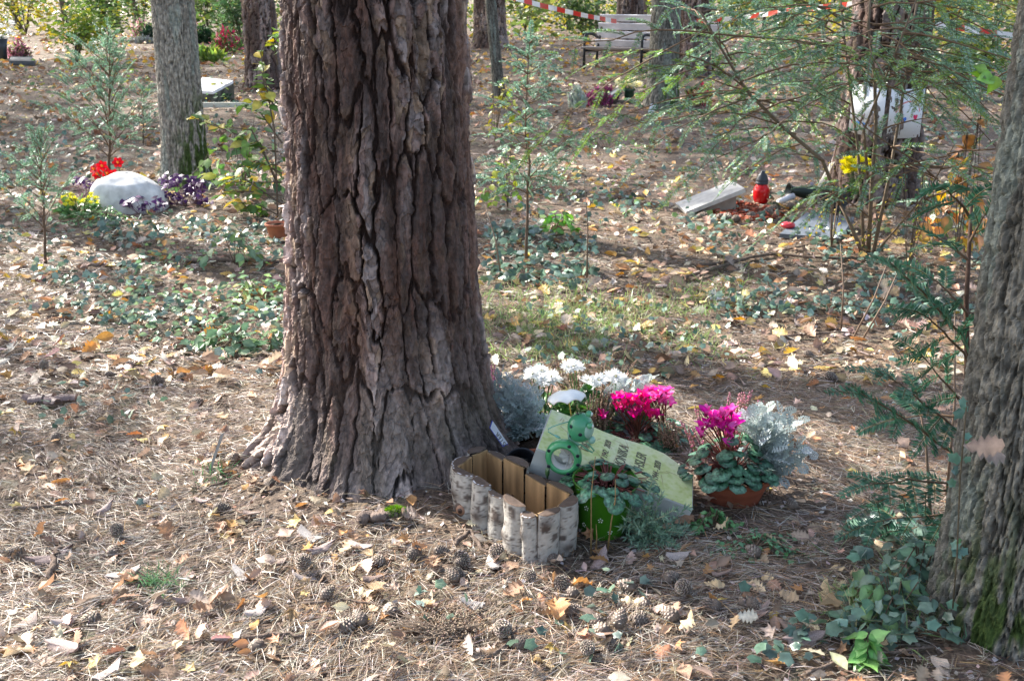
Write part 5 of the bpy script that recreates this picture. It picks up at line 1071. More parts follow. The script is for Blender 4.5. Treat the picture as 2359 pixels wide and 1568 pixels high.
def mass(name, label, cat, px, py, wpx, hz, n, cols, mat=MPT, T=DIA, sz=.03, up=.8):
    g = GG(px, py); w_ = wpx/ppm(py)/2; a = R.uniform(0, 6.28, n); q = np.sqrt(R.uniform(0, 1, n)); p = g+np.stack([q*w_*np.cos(a), q*w_*.6*np.sin(a)+w_*.5, R.uniform(0, 1, n)*hz*(1.1-q*.6)], -1)
    d = rdir(n)+V3(0, 0, up); o = B().inst(T, frames(d, rdir(n)), p, np.stack([np.full(n, sz*.45), R.uniform(.6, 1.3, n)*sz, np.full(n, sz)], -1), pal(cols, n, .2)).build(name, mat, None, g); return tag(o, label, cat)
mass('heather', 'silvery white heather tuft left of the purple heather', 'plant', 1330, 253, 44, .22, 420, [(.42, .46, .40), (.50, .54, .46)], sz=.06, up=2)
mass('heather', 'dark purple heather between silvery tuft and cream flowers', 'plant', 1380, 248, 70, .18, 520, [(.22, .05, .12), (.30, .08, .18), (.12, .09, .08)], sz=.05, up=1.5)
mass('heather', 'second purple heather behind the dark one near the vase', 'plant', 1400, 232, 50, .15, 300, [(.26, .06, .14), (.32, .10, .18)], sz=.05, up=1.5)
P4 = [GG(1392, 240)+V3(0, 0, .05), GG(1428, 238)+V3(0, 0, .14), GG(1428, 238)+V3(0, .3, .14), GG(1392, 240)+V3(0, .3, .05)]
slabp('headstone', 'small dark headstone behind the purple heather', 'gravestone', P4, .05, (.10, .11, .13))
g = GG(1500, 260); cd_ = thing('name_card', 'small white card stuck in the ground before the mossy grey tree', 'card', g); zt2 = AT(1503, 238, g[1])[2]; B().prism([g+V3(-.03, 0, 0), g+V3(.03, 0, 0), g+V3(.03, .004, 0), g+V3(-.03, .004, 0)], [g+V3(-.005, .03, zt2), g+V3(.055, .03, zt2), g+V3(.055, .034, zt2), g+V3(-.005, .034, zt2)], (.8, .82, .84)).build('card', MPR, cd_, smooth=False)
mass('flowers', 'dark red flowers with pale grass right of the mossy tree', 'flowers', 1612, 245, 60, .22, 260, [(.30, .03, .06), (.10, .12, .05), (.35, .3, .12)], sz=.07)
# white stone plate back left
g = GG(490, 238); k_ = 1/ppm(232)
a4 = [G(452, 208, .16), G(500, 212, .16), G(538, 184, .26), G(478, 178, .26)]; a4 = [AT(452, 209, g[1]-.0), AT(490, 211, g[1]-.05), AT(537, 186, g[1]+.36), AT(466, 178, g[1]+.5)]
rt0, nn = slabp('headstone', 'white headstone plate set aslant on a dark mossy plinth, dark lettering', 'gravestone', a4, .03, (.78, .79, .82), loc=g)
mm = np.array(a4); bt_ = mm*V3(1, 1, 0); B().prism(bt_-V3(0, 0, .05), mm-nn*.032, (.10, .10, .08)).build('plinth', mk('mossy_stone', .9, .2, nscale=15, namt=.6, bscale=40, bstr=.6), rt0, smooth=False)
xa = nrm(mm[1]-mm[0]+mm[2]-mm[3]); ya = nrm(np.cross(nn, xa)); Mx = np.stack([xa, ya, nn], 1); cm = mm.mean(0)
text('mmnnmunm mnunm', .05, Mx, cm+ya*.07+xa*.03, rt0, MTX, sx=.85); text('numnmmunmn', .045, Mx, cm+ya*.02-xa*.01, rt0, MTX, sx=.85)
mass('herb', 'dark green herbs at the foot of the white headstone plate', 'plant', 490, 236, 70, .12, 260, [(.05, .13, .06), (.08, .16, .08)], ML, sz=.05)
mass('silver_ragwort', 'pale silver plant left of the white headstone plate', 'plant', 440, 212, 34, .24, 240, [(.5, .55, .52)], MSV, sz=.05)
eb = B().box(G(505, 242, .02), (.75, .03, .05), (.55, .56, .48)).build('stone_edging', MSN, None, G(505, 242, 0), smooth=False); tag(eb, 'thin pale kerb stone in front of the white headstone plate', 'edging')
# far left vase with white flowers
g = GG(8, 140); vz = thing('grave_vase', 'tall dark vase at the left edge filled with white flowers', 'vase', g); H_ = AT(8, 88, g[1])[2]
B().lathe([(0, 0), (.07, 0), (.08, H_*.5), (.12, H_), (.10, H_), (0, H_*.9)], 20, np.eye(3), g, (.03, .04, .05)).build('vase', MPL, vz)
mum('chrysanthemum', 'white flower ball in the tall vase at the left edge', V3(g[0], g[1], H_), [(8+R.uniform(-30, 26), 70+R.uniform(-20, 20)) for _ in range(40)], WH, 30, .15, .1, .05, S=ID, dz=.2, npet=12)
mass('heather', 'pink and green heather beside the tall dark vase', 'plant', 40, 140, 55, .35, 420, [(.42, .20, .26), (.12, .16, .06), (.2, .08, .1)], sz=.08)
P4 = [GG(22, 150), GG(80, 152), GG(74, 136), GG(30, 134)]; slabp('headstone', 'dark stone slab lying by the heather at the left edge', 'gravestone', np.array(P4)+V3(0, 0, .07), .06, (.09, .10, .11))
# far arrangement at the top
mass('flowers', 'pink flower bunch far back left of the grey ridged tree', 'flowers', 325, 88, 55, .5, 300, [(.55, .28, .36), (.10, .18, .06), (.4, .45, .3)], sz=.12)
mass('evergreen_arrangement', 'dark green grave arrangement far back right of the grey tree', 'arrangement', 460, 102, 60, .4, 600, [(.03, .07, .035), (.05, .1, .04)], ML, sz=.12)
mass('flowers', 'red and yellow flowers far back above the dark arrangement', 'flowers', 450, 88, 40, .5, 200, [(.6, .45, .05), (.35, .05, .06), (.06, .12, .05)], sz=.1)
mass('flowers', 'red blooms in greenery far back right of the grey tree', 'flowers', 520, 124, 70, .5, 500, [(.55, .08, .15), (.12, .22, .07), (.14, .26, .08), (.16, .25, .08), (.6, .25, .3)], sz=.11)
mass('bush', 'yellow-green fern tuft behind the white headstone plate', 'bush', 475, 146, 70, .25, 300, [(.3, .38, .08), (.2, .3, .08)], ML, sz=.14)
mass('boulder_flowers', 'pale stone with green plants far back left of the grey tree', 'gravestone', 325, 100, 50, .15, 200, [(.4, .42, .4), (.35, .38, .36)], MSN, sz=.1)
mass('bush', 'dark evergreen clump far back left of the grey tree', 'bush', 345, 98, 40, .4, 400, [(.03, .07, .035)], ML, sz=.12)
# ------------------------------------------------------------------ undergrowth at the back
UG = [(.08, .13, .04), (.12, .18, .05), (.05, .09, .035), (.22, .24, .06), (.32, .27, .05), (.14, .19, .06)]
def bush(label, px, py, wpx, hpx, n, cols, sz, name='bush', cat='bush', nst=7):
    g = GG(px, py); k = 1/ppm(py); w_ = wpx*k/2; h_ = hpx*k; rt0 = thing(name, label, cat, g, 'bushes at the edge of the wood'); st = B(); tips = []
    for i in range(nst):
        a = R.uniform(0, 6.28); q = R.uniform(.3, 1); e = g+V3(q*w_*math.cos(a), q*w_*.7*math.sin(a), h_*R.uniform(.6, 1)); m = (g+e)/2+V3(0, 0, h_*.15); st.tube([g, m, e], [.02, .012, .004], 5, (.12, .09, .06), cap=False); tips += [m, e, (m+e)/2]
    nc = n//14; T_ = np.array(tips)[R.integers(0, len(tips), nc)]+R.normal(0, 1, (nc, 3))*V3(w_*.3, w_*.25, h_*.16); p = np.repeat(T_, 14, 0)+R.normal(0, 1, (nc*14, 3))*sz*1.1; p[:, 2] = np.maximum(p[:, 2], g[2]+.02); n = len(p)
    shade = np.repeat(pal(cols, nc, .15), 14, 0)
    fo = B().inst(CARD, frames(rdir(n, -.5, .5), rdir(n, 0, 1)), p, np.stack([R.uniform(.35, .6, n)*sz, R.uniform(.7, 1.2, n)*sz, np.full(n, sz)], -1), np.clip(shade*(1+R.normal(0, .15, (n, 1))), .01, .8)); fo.build('foliage', ML, rt0)['kind'] = 'stuff'; st.build('stem', MST, rt0)
Yc = [(.34, .29, .06), (.40, .28, .05), (.20, .24, .05)]; Gc = [(.10, .17, .05), (.14, .21, .06), (.07, .13, .045)]
for a in [('golden orange-leaved bush at the top left corner', 60, 78, 150, 130, 900, Yc, .13), ('bright yellow-green young bush standing before the wood at upper left', 175, 150, 150, 110, 900, [(.20, .29, .06), (.30, .33, .06), (.15, .25, .06)], .10),
          ('grey-green bush left of the grey ridged tree far back', 240, 92, 150, 110, 900, Gc, .14), ('yellow-leaved bush straight left of the grey ridged tree far back', 330, 72, 120, 110, 800, Yc+Gc, .14),
          ('green bush right of the grey ridged tree', 480, 78, 130, 110, 1000, Gc, .14), ('dense pale green bush against the left back pine', 560, 112, 110, 120, 1000, [(.13, .23, .10), (.18, .28, .12), (.09, .17, .07)], .12),
          ('green bush under the start of the barrier tape', 1210, 70, 110, 100, 900, Gc+Yc[:1], .14), ('yellow maple bush hanging over the barrier tape', 1300, 60, 150, 110, 1200, Yc+Gc[:2], .13),
          ('green thicket behind the left end of the bench', 1350, 95, 130, 90, 1100, Gc, .11), ('green bush between the bench pines', 1500, 64, 100, 90, 700, Gc, .14), ('leafy bush right of the bench pines', 1690, 84, 140, 110, 1100, Gc+Yc[:1], .12),
          ('green bush behind the spreading yew left side', 1800, 72, 160, 110, 1100, Gc, .14), ('yellow and green bush behind the spreading yew', 1900, 66, 140, 110, 900, Yc+Gc, .14), ('orange and green bush behind the pine with drawings, right side', 2180, 110, 170, 140, 1400, Gc+Yc, .12),
          ('green thicket between the pine with drawings and the right trunk', 2230, 230, 150, 150, 1200, Gc+[(.35, .36, .08)], .08), ('olive bush in the gap beside the right trunk', 2290, 80, 160, 120, 1100, Gc+Yc[:1], .14)]:
    bush(*a)
n = 34000; y = R.uniform(27, 60, n)**1; x = R.uniform(-.56, .56, n)*y; z = R.uniform(0, 1, n)**1.3*(1.6+ (y-27)*.12); cl_ = fbm(x*.35, y*.35, z*.6, 3, 201)
keep = cl_ > .42; x, y, z, cl_ = x[keep], y[keep], z[keep], cl_[keep]; n = len(x); pk = np.floor(h3(np.floor(x*1.1), np.floor(y*.6), np.floor(z*1.4), 4)*6).astype(int) % 6; col = np.array(UG)[pk]*(1+R.normal(0, .25, (n, 1)))
p = np.stack([x, y, z+hgt(x, y)], -1); o = B().inst(CARD, frames(rdir(n, -.5, .5), rdir(n, 0, 1)), p, np.stack([R.uniform(.08, .16, n), R.uniform(.14, .26, n), np.full(n, .2)], -1), np.clip(col, .01, .8)).build('woodland_undergrowth', ML); tag(o, 'green and yellow undergrowth closing the view at the edge of the wood', 'undergrowth', kind='stuff')

# ------------------------------------------------------------------ litter
BL = np.array(BLK)
def free(x, y, m=0): return np.all(np.hypot(np.asarray(x)[:, None]-BL[:, 0], np.asarray(y)[:, None]-BL[:, 1]) > BL[:, 2]+m, 1)
def inside_trunk(x, y): return (np.hypot(x-MX, y-MY) < .30) | (np.hypot(x-RTX, y-RTY) < .17)
def area(n, y0, y1, marg=.1, pw=1.):
    y = y0+(y1-y0)*R.uniform(0, 1, n)**pw; x = R.uniform(-1, 1, n)*(y*.56+marg+.15); k = ~inside_trunk(x, y); return x[k], y[k]
TAN = [(.30, .22, .15), (.36, .29, .215), (.23, .165, .115), (.17, .125, .095), (.48, .43, .37), (.12, .085, .06), (.34, .205, .10), (.40, .35, .30)]
def needles(n, y0, y1, wn, label, dir0=.2, sd=.75, pw=1., lmul=1.):
    n = n//2; x, y = area(n, y0, y1, pw=pw); m = len(x); clr = fbm(x*2.2, y*2.2, 0*x, 3, 301); k = R.uniform(0, 1, m) < .22+1.3*sst(.38, .62, clr); x, y = x[k], y[k]; m = len(x)
    a = dir0+(fbm(x*1.7, y*1.7, 0*x, 2, 307)-.5)*3+R.normal(0, sd, m); fl = R.uniform(0, 1, m) < .5; a = np.where(fl, a, a+np.pi)
    b = B()
    for j in range(2):
        aa = a+(0 if j == 0 else R.normal(0, .12, m)); d = np.stack([np.cos(aa), np.sin(aa), R.normal(0, .09, m)], -1); p = np.stack([x, y, hgt(x, y)+R.uniform(.001, .011, m)], -1)
        L_ = R.uniform(.035, .07, m)*lmul; T = (NDL[0]+np.array([0, 0, 0]), NDL[1]); tv = NDL[0].copy(); tv[2:4, 0] += R.choice([-1, 1])*1.2
        nn = np.stack([R.normal(0, .5, m), R.normal(0, .5, m)-.3, np.ones(m)], -1)
        b.inst((tv, NDL[1]), frames(d, nn), p, np.stack([np.full(m, wn)*R.uniform(.7, 1.2, m), L_, L_], -1), pal(TAN, m, .18))
    o = b.build('pine_needle_litter', MND, smooth=False); tag(o, label, 'needles', kind='stuff')
needles(90000, 1.15, 2.9, .0011, 'mat of fallen tan pine needles in the foreground', pw=1.15)
needles(52000, 2.9, 5.6, .0018, 'fallen pine needles around the big pine and beyond', lmul=1.1)
needles(16000, 5.6, 11, .0035, 'thin cover of fallen needles on the far ground', lmul=1.6)
# crumbs of bark and duff
x, y = area(34000, 1.15, 5.5); m = len(x); o = B().inst(DIA, frames(rdir(m, -.15, .15), rdir(m, .5, 1)), np.stack([x, y, hgt(x, y)+R.uniform(0, .006, m)], -1), np.stack([R.uniform(.004, .012, m), R.uniform(.006, .022, m), np.ones(m)], -1), pal([(.24, .17, .13), (.13, .09, .065), (.06, .04, .03), (.36, .30, .26), (.20, .11, .06), (.09, .062, .045), (.5, .46, .43)], m, .2)).build('bark_crumbs', MDL, smooth=False); tag(o, 'crumbs of bark and broken leaf between the needles', 'duff', kind='stuff')
BRL = [(.30, .20, .13), (.38, .27, .18), (.24, .15, .10), (.48, .38, .27), (.42, .22, .11), (.34, .26, .20), (.20, .14, .10), (.40, .33, .27)]; YLL = [(.54, .37, .10), (.60, .48, .18), (.50, .27, .08)]
def leafstuff(n, y0, y1, size, label, cols, pw=1, Ts=OAK[:3]+OVA[:2]+MAP[:2], zr=(.003, .02), keepf=None):
    x, y = area(n, y0, y1, pw=pw)
    if keepf is not None: k = keepf(x, y); x, y = x[k], y[k]
    b = B(); m = len(x); z = hgt(x, y)+R.uniform(*zr, m)
    for j, T in enumerate(Ts):
        s = slice(j, m, len(Ts)); q = len(x[s]); b.inst(T, frames(rdir(q, -.15, .25), rdir(q, .45, 1)), np.stack([x[s], y[s], z[s]], -1), size*R.uniform(.6, 1.2, q)*(1 if j < 5 else .55), pal(cols, q, .2))
    o = b.build('leaf_litter', MDL); tag(o, label, 'leaf litter', kind='stuff')
leafstuff(1300, 1.2, 3.2, .038, 'small broken dry leaves among the foreground needles', BRL, pw=1.1)
leafstuff(6500, 3.0, 7.5, .056, 'fallen brown and yellow leaves on the ground beyond the pine', BRL*2+YLL+[(.58, .50, .40), (.62, .56, .46), (.50, .40, .30)])
leafstuff(6500, 7.5, 16, .068, 'fallen leaves carpeting the far clearing', BRL*3+YLL, pw=.8, Ts=MAP[:2]+OVA[:1])
leafstuff(5000, 16, 30, .13, 'golden leaf carpet under the distant trees', BRL*2+YLL*2, Ts=[OVA[0], CARD])
# ivy
IVC = [(.10, .165, .12), (.14, .21, .16), (.08, .135, .10), (.20, .28, .22)]
def ivy(cx, cy, w_, h_, n, label, size=.035, cols=IVC, T=IVY, mat=None, zh=(.01, .05), name='ivy_ground_cover', dens=.45):
    """patch given by photo pixels"""
    px = R.uniform(cx-w_/2, cx+w_/2, n); py = R.uniform(cy-h_/2, cy+h_/2, n); xy = np.array([GG(a, b) for a, b in zip(px, py)]); x, y = xy[:, 0], xy[:, 1]
    k = (fbm(x*3.2, y*3.2, 0*x, 3, 401) > dens) & ~inside_trunk(x, y); x, y = x[k], y[k]; m = len(x); b = B()
    p = np.stack([x, y, hgt(x, y)+R.uniform(*zh, m)], -1)
    for j, T_ in enumerate(T):
        s = slice(j, m, len(T)); q = len(x[s]); b.inst(T_, frames(rdir(q, -.4, .15), rdir(q, .25, 1)+V3(0, -.25, 0)), p[s], size*R.uniform(.6, 1.25, q), pal(cols, q, .18))
    o = b.build(name, mat or MIV); tag(o, label, 'ground cover', kind='stuff')
ivy(320, 380, 660, 380, 1600, 'bluish ivy spread over the ground around the white boulder', .036, dens=.49)
ivy(380, 640, 600, 260, 900, 'low ivy on the ground left of the big pine', .03, dens=.47)
ivy(500, 700, 420, 220, 620, 'sunlit bilberry and ivy leaves beside the big pine', .028, [(.15, .23, .13), (.2, .29, .16), (.12, .19, .12)], OVA[:2], ML, (.01, .09), dens=.40)
ivy(1700, 420, 1100, 270, 2200, 'ivy and weeds covering the ground before the bench and vase', .033, IVC+[(.16, .26, .08)], dens=.46)
ivy(1250, 600, 260, 140, 420, 'ivy around the foot of the fir sapling', .036, dens=.38)
ivy(1950, 640, 640, 190, 1000, 'ivy carpet in the dappled light before the slate slab', .028, dens=.46)
ivy(1650, 790, 900, 160, 420, 'scattered ivy sprigs behind the grave flowers', .026, dens=.50)
ivy(2020, 1330, 380, 330, 560, 'ivy and nettle leaves at the foot of the right trunk', .026, [(.11, .19, .14), (.16, .25, .19)], zh=(.005, .05), dens=.42)
ivy(1500, 1450, 1100, 200, 110, 'few ivy sprigs in the foreground litter', .024, dens=.50)
ivy(300, 950, 700, 500, 330, 'sparse ivy sprigs in the needles left of the pine', .026, dens=.54)
ivy(1200, 170, 2300, 170, 2600, 'weeds and seedlings on the far ground before the wood', .06, [(.12, .2, .07), (.18, .26, .07), (.32, .34, .08), (.1, .16, .08)], OVA[:2], ML, (.02, .25), dens=.50)
# grass behind the graves
def grassp(cx, cy, w_, h_, n, label, ln=.07, cols=[(.18, .30, .09), (.24, .36, .13), (.30, .36, .16), (.40, .38, .22)]):
    px = R.uniform(cx-w_/2, cx+w_/2, n); py = R.normal(cy, h_/4, n); xy = np.array([G(a, b) for a, b in zip(px, py)]); x, y = xy[:, 0], xy[:, 1]; k = (fbm(x*5, y*5, 0*x, 2, 451) > .42) & ~inside_trunk(x, y); x, y = x[k], y[k]; m = len(x)
    q = R.integers(0, m, m); x = x[q]+R.normal(0, .012, m); y = y[q]+R.normal(0, .012, m); d = rdir(m, .25, 1); tv = NDL[0].copy(); tv[4, 2] -= .3
    o = B().inst((tv, NDL[1]), frames(d, rdir(m)), np.stack([x, y, hgt(x, y)], -1), np.stack([np.full(m, .0025), R.uniform(.5, 1.3, m)*ln, np.full(m, ln)], -1), pal(cols, m, .15)).build('grass', ML); tag(o, label, 'grass', kind='stuff')
grassp(1420, 740, 640, 190, 2600, 'thin grass tufts behind the planted grave')
grassp(1250, 800, 300, 60, 700, 'short grass right of the pine foot', .05)
grassp(2060, 1400, 300, 160, 260, 'few grass blades by the right trunk', .07)
grassp(500, 1100, 60, 40, 60, 'tiny green needle tuft by the plant marker', .04, [(.08, .18, .08)])
grassp(370, 1340, 70, 30, 90, 'green fresh pine needle tuft in the foreground litter', .06, [(.10, .2, .09), (.12, .22, .12)])
grassp(2250, 1470, 90, 20, 80, 'fresh pine needle tuft at the foot of the right trunk', .06, [(.10, .25, .13)])

# individual leaves, cones, bark pieces and sticks
def mesh_of(b, name, mat): o = b.build(name, mat); me = o.data; bpy.data.objects.remove(o); return me
def place(name, me, p, rot, s, label, cat, group=None):
    o = bpy.data.objects.new(name, me); C.objects.link(o); o.location = p; o.rotation_euler = rot; o.scale = (s,)*3; return tag(o, label, cat, group)
def thick_leaf(T, col, k):
    rr = np.random.default_rng(k); v = T[0].copy(); v[:, 2] += .06*np.sin(v[:, 1]*9+k)+.05*rr.normal(size=len(v)); c = np.repeat(np.array(col)[None], len(v), 0)*(.85+.3*rr.random((len(v), 1))); n_ = len(v)//3*3
    if len(v) % 3 == 0 and len(v) > 14: c[1::3] *= 1.25
    b = B().raw(v, T[1], np.clip(c, 0, .9)); b.tube([V3(0, 0, 0), V3(.02, -.12, .03), V3(.01, -.25, .02)], [.012, .01, .008], 4, np.array(col)*.7); return b
OAKC = [(.46, .33, .20), (.34, .20, .12), (.56, .42, .24), (.50, .27, .12), (.40, .29, .22), (.62, .50, .32)]
LM = {'brown': [mesh_of(thick_leaf(OAK[k % 6], OAKC[k % 6], k), 'oak_leaf', MDL) for k in range(8)],
      'yellow': [mesh_of(thick_leaf((OVA+MAP)[k % 7], YLL[k % 3], k+40), 'yellow_leaf', MDL) for k in range(7)],
      'round': [mesh_of(thick_leaf(OVA[k % 4], [(.48, .34, .26), (.42, .27, .18), (.58, .46, .36)][k % 3], k+80), 'oval_leaf', MDL) for k in range(6)],
      'maple': [mesh_of(thick_leaf(MAP[k % 3], [(.48, .33, .18), (.55, .40, .16)][k % 2], k+60), 'maple_leaf', MDL) for k in range(4)]}
def region(px, py):
    v = 'foreground' if py > 1280 else ('beside the graves' if py > 900 else 'behind the graves')
    h = 'left of the pine' if px < 640 else ('right of the graves' if px > 1720 else 'in the middle')
    return {('foreground', 'left of the pine'): 'in the sunny litter at the front left', ('foreground', 'in the middle'): 'in the front litter below the birch planter', ('foreground', 'right of the graves'): 'in the front litter near the right trunk',
            ('beside the graves', 'left of the pine'): 'on the needles left of the pine foot', ('beside the graves', 'in the middle'): 'close by the grave plants', ('beside the graves', 'right of the graves'): 'on the needles right of the terracotta bowl',
            ('behind the graves', 'left of the pine'): 'on the ground behind, left of the pine', ('behind the graves', 'in the middle'): 'on the grassy ground behind the graves', ('behind the graves', 'right of the graves'): 'in the dappled light behind, at right'}[(v, h)]
MARKS = [(560, 800, 'the bramble patch'), (495, 1050, 'the wooden plant marker'), (110, 930, 'the curled leaf heap'), (880, 1200, 'the mossy stick'), (1150, 1260, 'the birch planter'), (1390, 1270, 'the green bucket'), (1500, 1300, 'the lavender'), (1700, 1230, 'the terracotta bowl'), (1660, 1120, 'the headstone end'), (1850, 1080, 'the silver ragwort'), (2050, 1300, 'the right-hand brambles'), (2100, 900, 'the right yew sprays'), (1300, 700, 'the thin grass'), (1600, 760, 'the ivy behind the mums'), (1940, 760, 'the bare whips'), (2000, 640, 'the yew foot'), (1220, 640, 'the fir sapling'), (100, 640, 'the small left yew'), (380, 620, 'the long branch at left'), (1010, 1470, 'the dry stem bundle'), (680, 1220, 'the pine root'), (700, 1420, 'the front left-centre sticks'), (280, 1350, 'the front left flakes'), (80, 1480, 'the bottom left corner'), (430, 1480, 'the bottom edge, left part'), (1235, 1530, 'the bottom edge, middle'), (1600, 1500, 'the bottom edge, right part'), (250, 1100, 'the bare left ground'), (350, 760, 'the cones left of the brambles'), (1850, 1400, 'the litter before the brambles'), (1730, 620, 'the dead branch before the slate'), (150, 780, 'the far left litter')]
def near_mark(px, py): return min(MARKS, key=lambda m: (m[0]-px)**2+((m[1]-py)*1.6)**2)[2]
HUE = {'brown': ['tan', 'dark brown', 'straw-coloured', 'rust-brown', 'grey-brown', 'pale cream', 'tan narrow', 'dark narrow'], 'yellow': ['golden', 'yellow', 'orange', 'small golden', 'clear yellow', 'orange pointed', 'golden pointed'], 'round': ['pinkish', 'chestnut', 'pale beige', 'pinkish cupped', 'chestnut cupped', 'pale beige flat'], 'maple': ['brown', 'ochre', 'brown wide', 'ochre wide']}
LOOSE = {}
def loose(px, py, kind, size, tiltx=None, label=None, k=None, az=None, h=.012):
    p = GG(px, py); k = int(R.integers(0, len(LM[kind]))) if k is None else k; me = LM[kind][k]; nm_ = {'brown': 'fallen_oak_leaf', 'yellow': 'fallen_yellow_leaf', 'round': 'fallen_oval_leaf', 'maple': 'fallen_maple_leaf'}[kind]
    ds = HUE[kind][k]+{'brown': ' lobed oak leaf', 'yellow': ' fallen leaf', 'round': ' oval dead leaf', 'maple': ' pointed maple leaf'}[kind]
    lb_ = label or '%s lying by %s' % (ds, near_mark(px, py))
    if kind != 'maple' and kind != 'yellow': s = size*.88
    else: s = size*.62
    o = place(nm_, me, (p[0], p[1], p[2]+h), (R.normal(0, .35) if tiltx is None else tiltx, R.normal(0, .35), R.uniform(0, 6.28) if az is None else az), s, lb_, 'leaf', None if label else {'brown': 'fallen oak leaves', 'yellow': 'fallen yellow leaves', 'round': 'fallen oval leaves', 'maple': 'fallen maple leaves'}[kind])
    if not label: LOOSE.setdefault(lb_, []).append((s, o))
for px, py, kind, size, lab in [(1232, 1535, 'brown', .075, 'large pale tan oak leaf at the bottom edge below the birch planter'), (1617, 1212, 'round', .045, 'flat pinkish oval leaf leaning upright by the headstone end'), (1465, 1012, 'brown', .075, 'curled brown oak leaf resting on the top edge of the headstone'),
        (880, 915+450, 'brown', .06, 'tan oak leaf with curled edge straight below the pine foot'), (50, 1515, 'maple', .10, 'big orange-brown leaf in the bottom left corner'), (330, 1520, 'brown', .05, 'rust-red curled leaf standing up at the bottom left'), (320, 1355, 'brown', .06, 'brown oak leaf with dark rim right beside the white bark piece'),
        (680, 1420, 'maple', .055, 'tan broad leaf in the litter straight below the pine root'), (1275, 1400, 'brown', .07, 'orange-tan curly oak leaf among the cones below the bucket'), (2000, 885, 'maple', .08, 'large cream-yellow maple leaf right of the terracotta bowl'), (15, 965, 'maple', .065, 'cream maple leaf at the left edge below the curled leaf pile'),
        (30, 1000, 'yellow', .05, 'pale green-yellow leaf at the left edge'), (175, 1026, 'yellow', .04, 'orange-yellow oval leaf on the needles at left'), (1150, 1300, 'round', .06, 'reddish bark-like leaf in front of the birch planter'), (560, 765, 'maple', .05, 'yellow and red spotted bramble leaf in the green patch'), (508, 790, 'maple', .045, 'lower yellow and red bramble leaf in the green patch'),
        (205, 590, 'yellow', .07, 'dark orange leaf on the ground near the left yew'), (530, 1075, 'maple', .05, 'tan leaf left of the pine root'), (690, 1210, 'maple', .055, 'cream twisted leaf at the pine foot'), (770, 1195, 'yellow', .04, 'small yellow leaf at the front of the pine root'),
        (1215, 778, 'yellow', .055, 'golden leaf in the grass just right of the pine'), (1480, 790, 'yellow', .06, 'bright amber leaf standing in the grass behind the mums'), (1490, 765, 'maple', .07, 'orange maple leaf in the thin grass'), (1590, 640, 'maple', .10, 'large orange maple leaf in the ivy behind'), (1975, 1105, 'yellow', .05, 'yellow-green oval leaf right of the terracotta bowl'), (1900, 1355, 'brown', .09, 'brown oak leaf near the bottom right brambles'), (1660, 1160, 'round', .05, 'curled pale leaf before the terracotta bowl'), (395, 1265, 'brown', .055, 'orange oak leaf lit by the sun at front left'), (1935, 1410, 'maple', .07, 'golden wilted leaf at the bottom right by the brambles')]:
    loose(px, py, kind, size, label=lab, h=.02)
n_ = 0
while n_ < 235:
    px = R.uniform(10, 2200); py = 620+930*R.uniform(0, 1)**.85; p = G(px, py)
    if not free([p[0]], [p[1]], .0)[0] or inside_trunk(p[0], p[1]) or (640 < px < 1130 and py < 1150): continue
    loose(px, py, R.choice(['brown', 'yellow', 'round', 'maple'], p=[.45, .13, .27, .15]), R.uniform(.028, .058)); n_ += 1
def single(dic, big='larger', small='smaller'):
    for lb_, q in dic.items():
        q.sort(key=lambda t_: t_[0]); w_ = {2: [small, big], 3: [small, 'middle-sized', big]}.get(len(q))
        if w_:
            for t_, a_ in zip(q, w_): t_[1]['label'] = a_+' '+lb_
        elif len(q) > 3:
            q.sort(key=lambda t_: t_[1].location.x)
            for i_, t_ in enumerate(q): t_[1]['label'] = '%s, %s' % (lb_, ['leftmost', 'second from left', 'third from left', 'fourth from left', 'fifth from left', 'sixth from left', 'seventh from left', 'eighth from left', 'ninth from left', 'tenth from left', 'second from right', 'rightmost'][i_ if i_ < 10 else min(i_, 11)] if i_ < len(q)-1 else 'rightmost')
single(LOOSE)
# pine cones
def cone(k, opn=.6):
    rr = np.random.default_rng(k); b = B(); L_ = 1.; prof = [(.02, 0), (.26, .1), (.36, .3), (.34, .55), (.22, .8), (.06, .98), (0, 1)]; b.lathe(np.array(prof)*V3(1, 1, 1)[:2], 14, col=(.13, .10, .08))
    n = 78; t = (np.arange(n)+.5)/n; a = np.arange(n)*2.39996; r = np.interp(t, [q[1] for q in prof], [q[0] for q in prof]); pos = np.stack([r*.8*np.cos(a), r*.8*np.sin(a), t*.97], -1); d = np.stack([np.cos(a), np.sin(a), np.full(n, .55)+t], -1); up = np.stack([-np.cos(a)*.6, -np.sin(a)*.6, np.ones(n)], -1)
    SC_ = (np.array([(-.4, 0, 0), (.4, 0, 0), (.55, .75, 0), (0, 1.05, .1), (-.55, .75, 0), (0, .7, .28)]), np.array([[0, 1, 5], [1, 2, 5], [2, 3, 5], [3, 4, 5], [4, 0, 5], [0, 4, 3], [0, 3, 2], [0, 2, 1]])); b.inst(SC_, frames(d, up), pos, .2*(1.1-.4*t)*opn/.6, pal([(.34, .28, .23), (.42, .35, .29), (.26, .21, .17)], n, .12)); return b
MCN = mk('cone_scale', .6, .3, nscale=4, namt=.25); CN = [mesh_of(cone(k, .45+.12*(k % 3)), 'pine_cone', MCN) for k in range(5)]
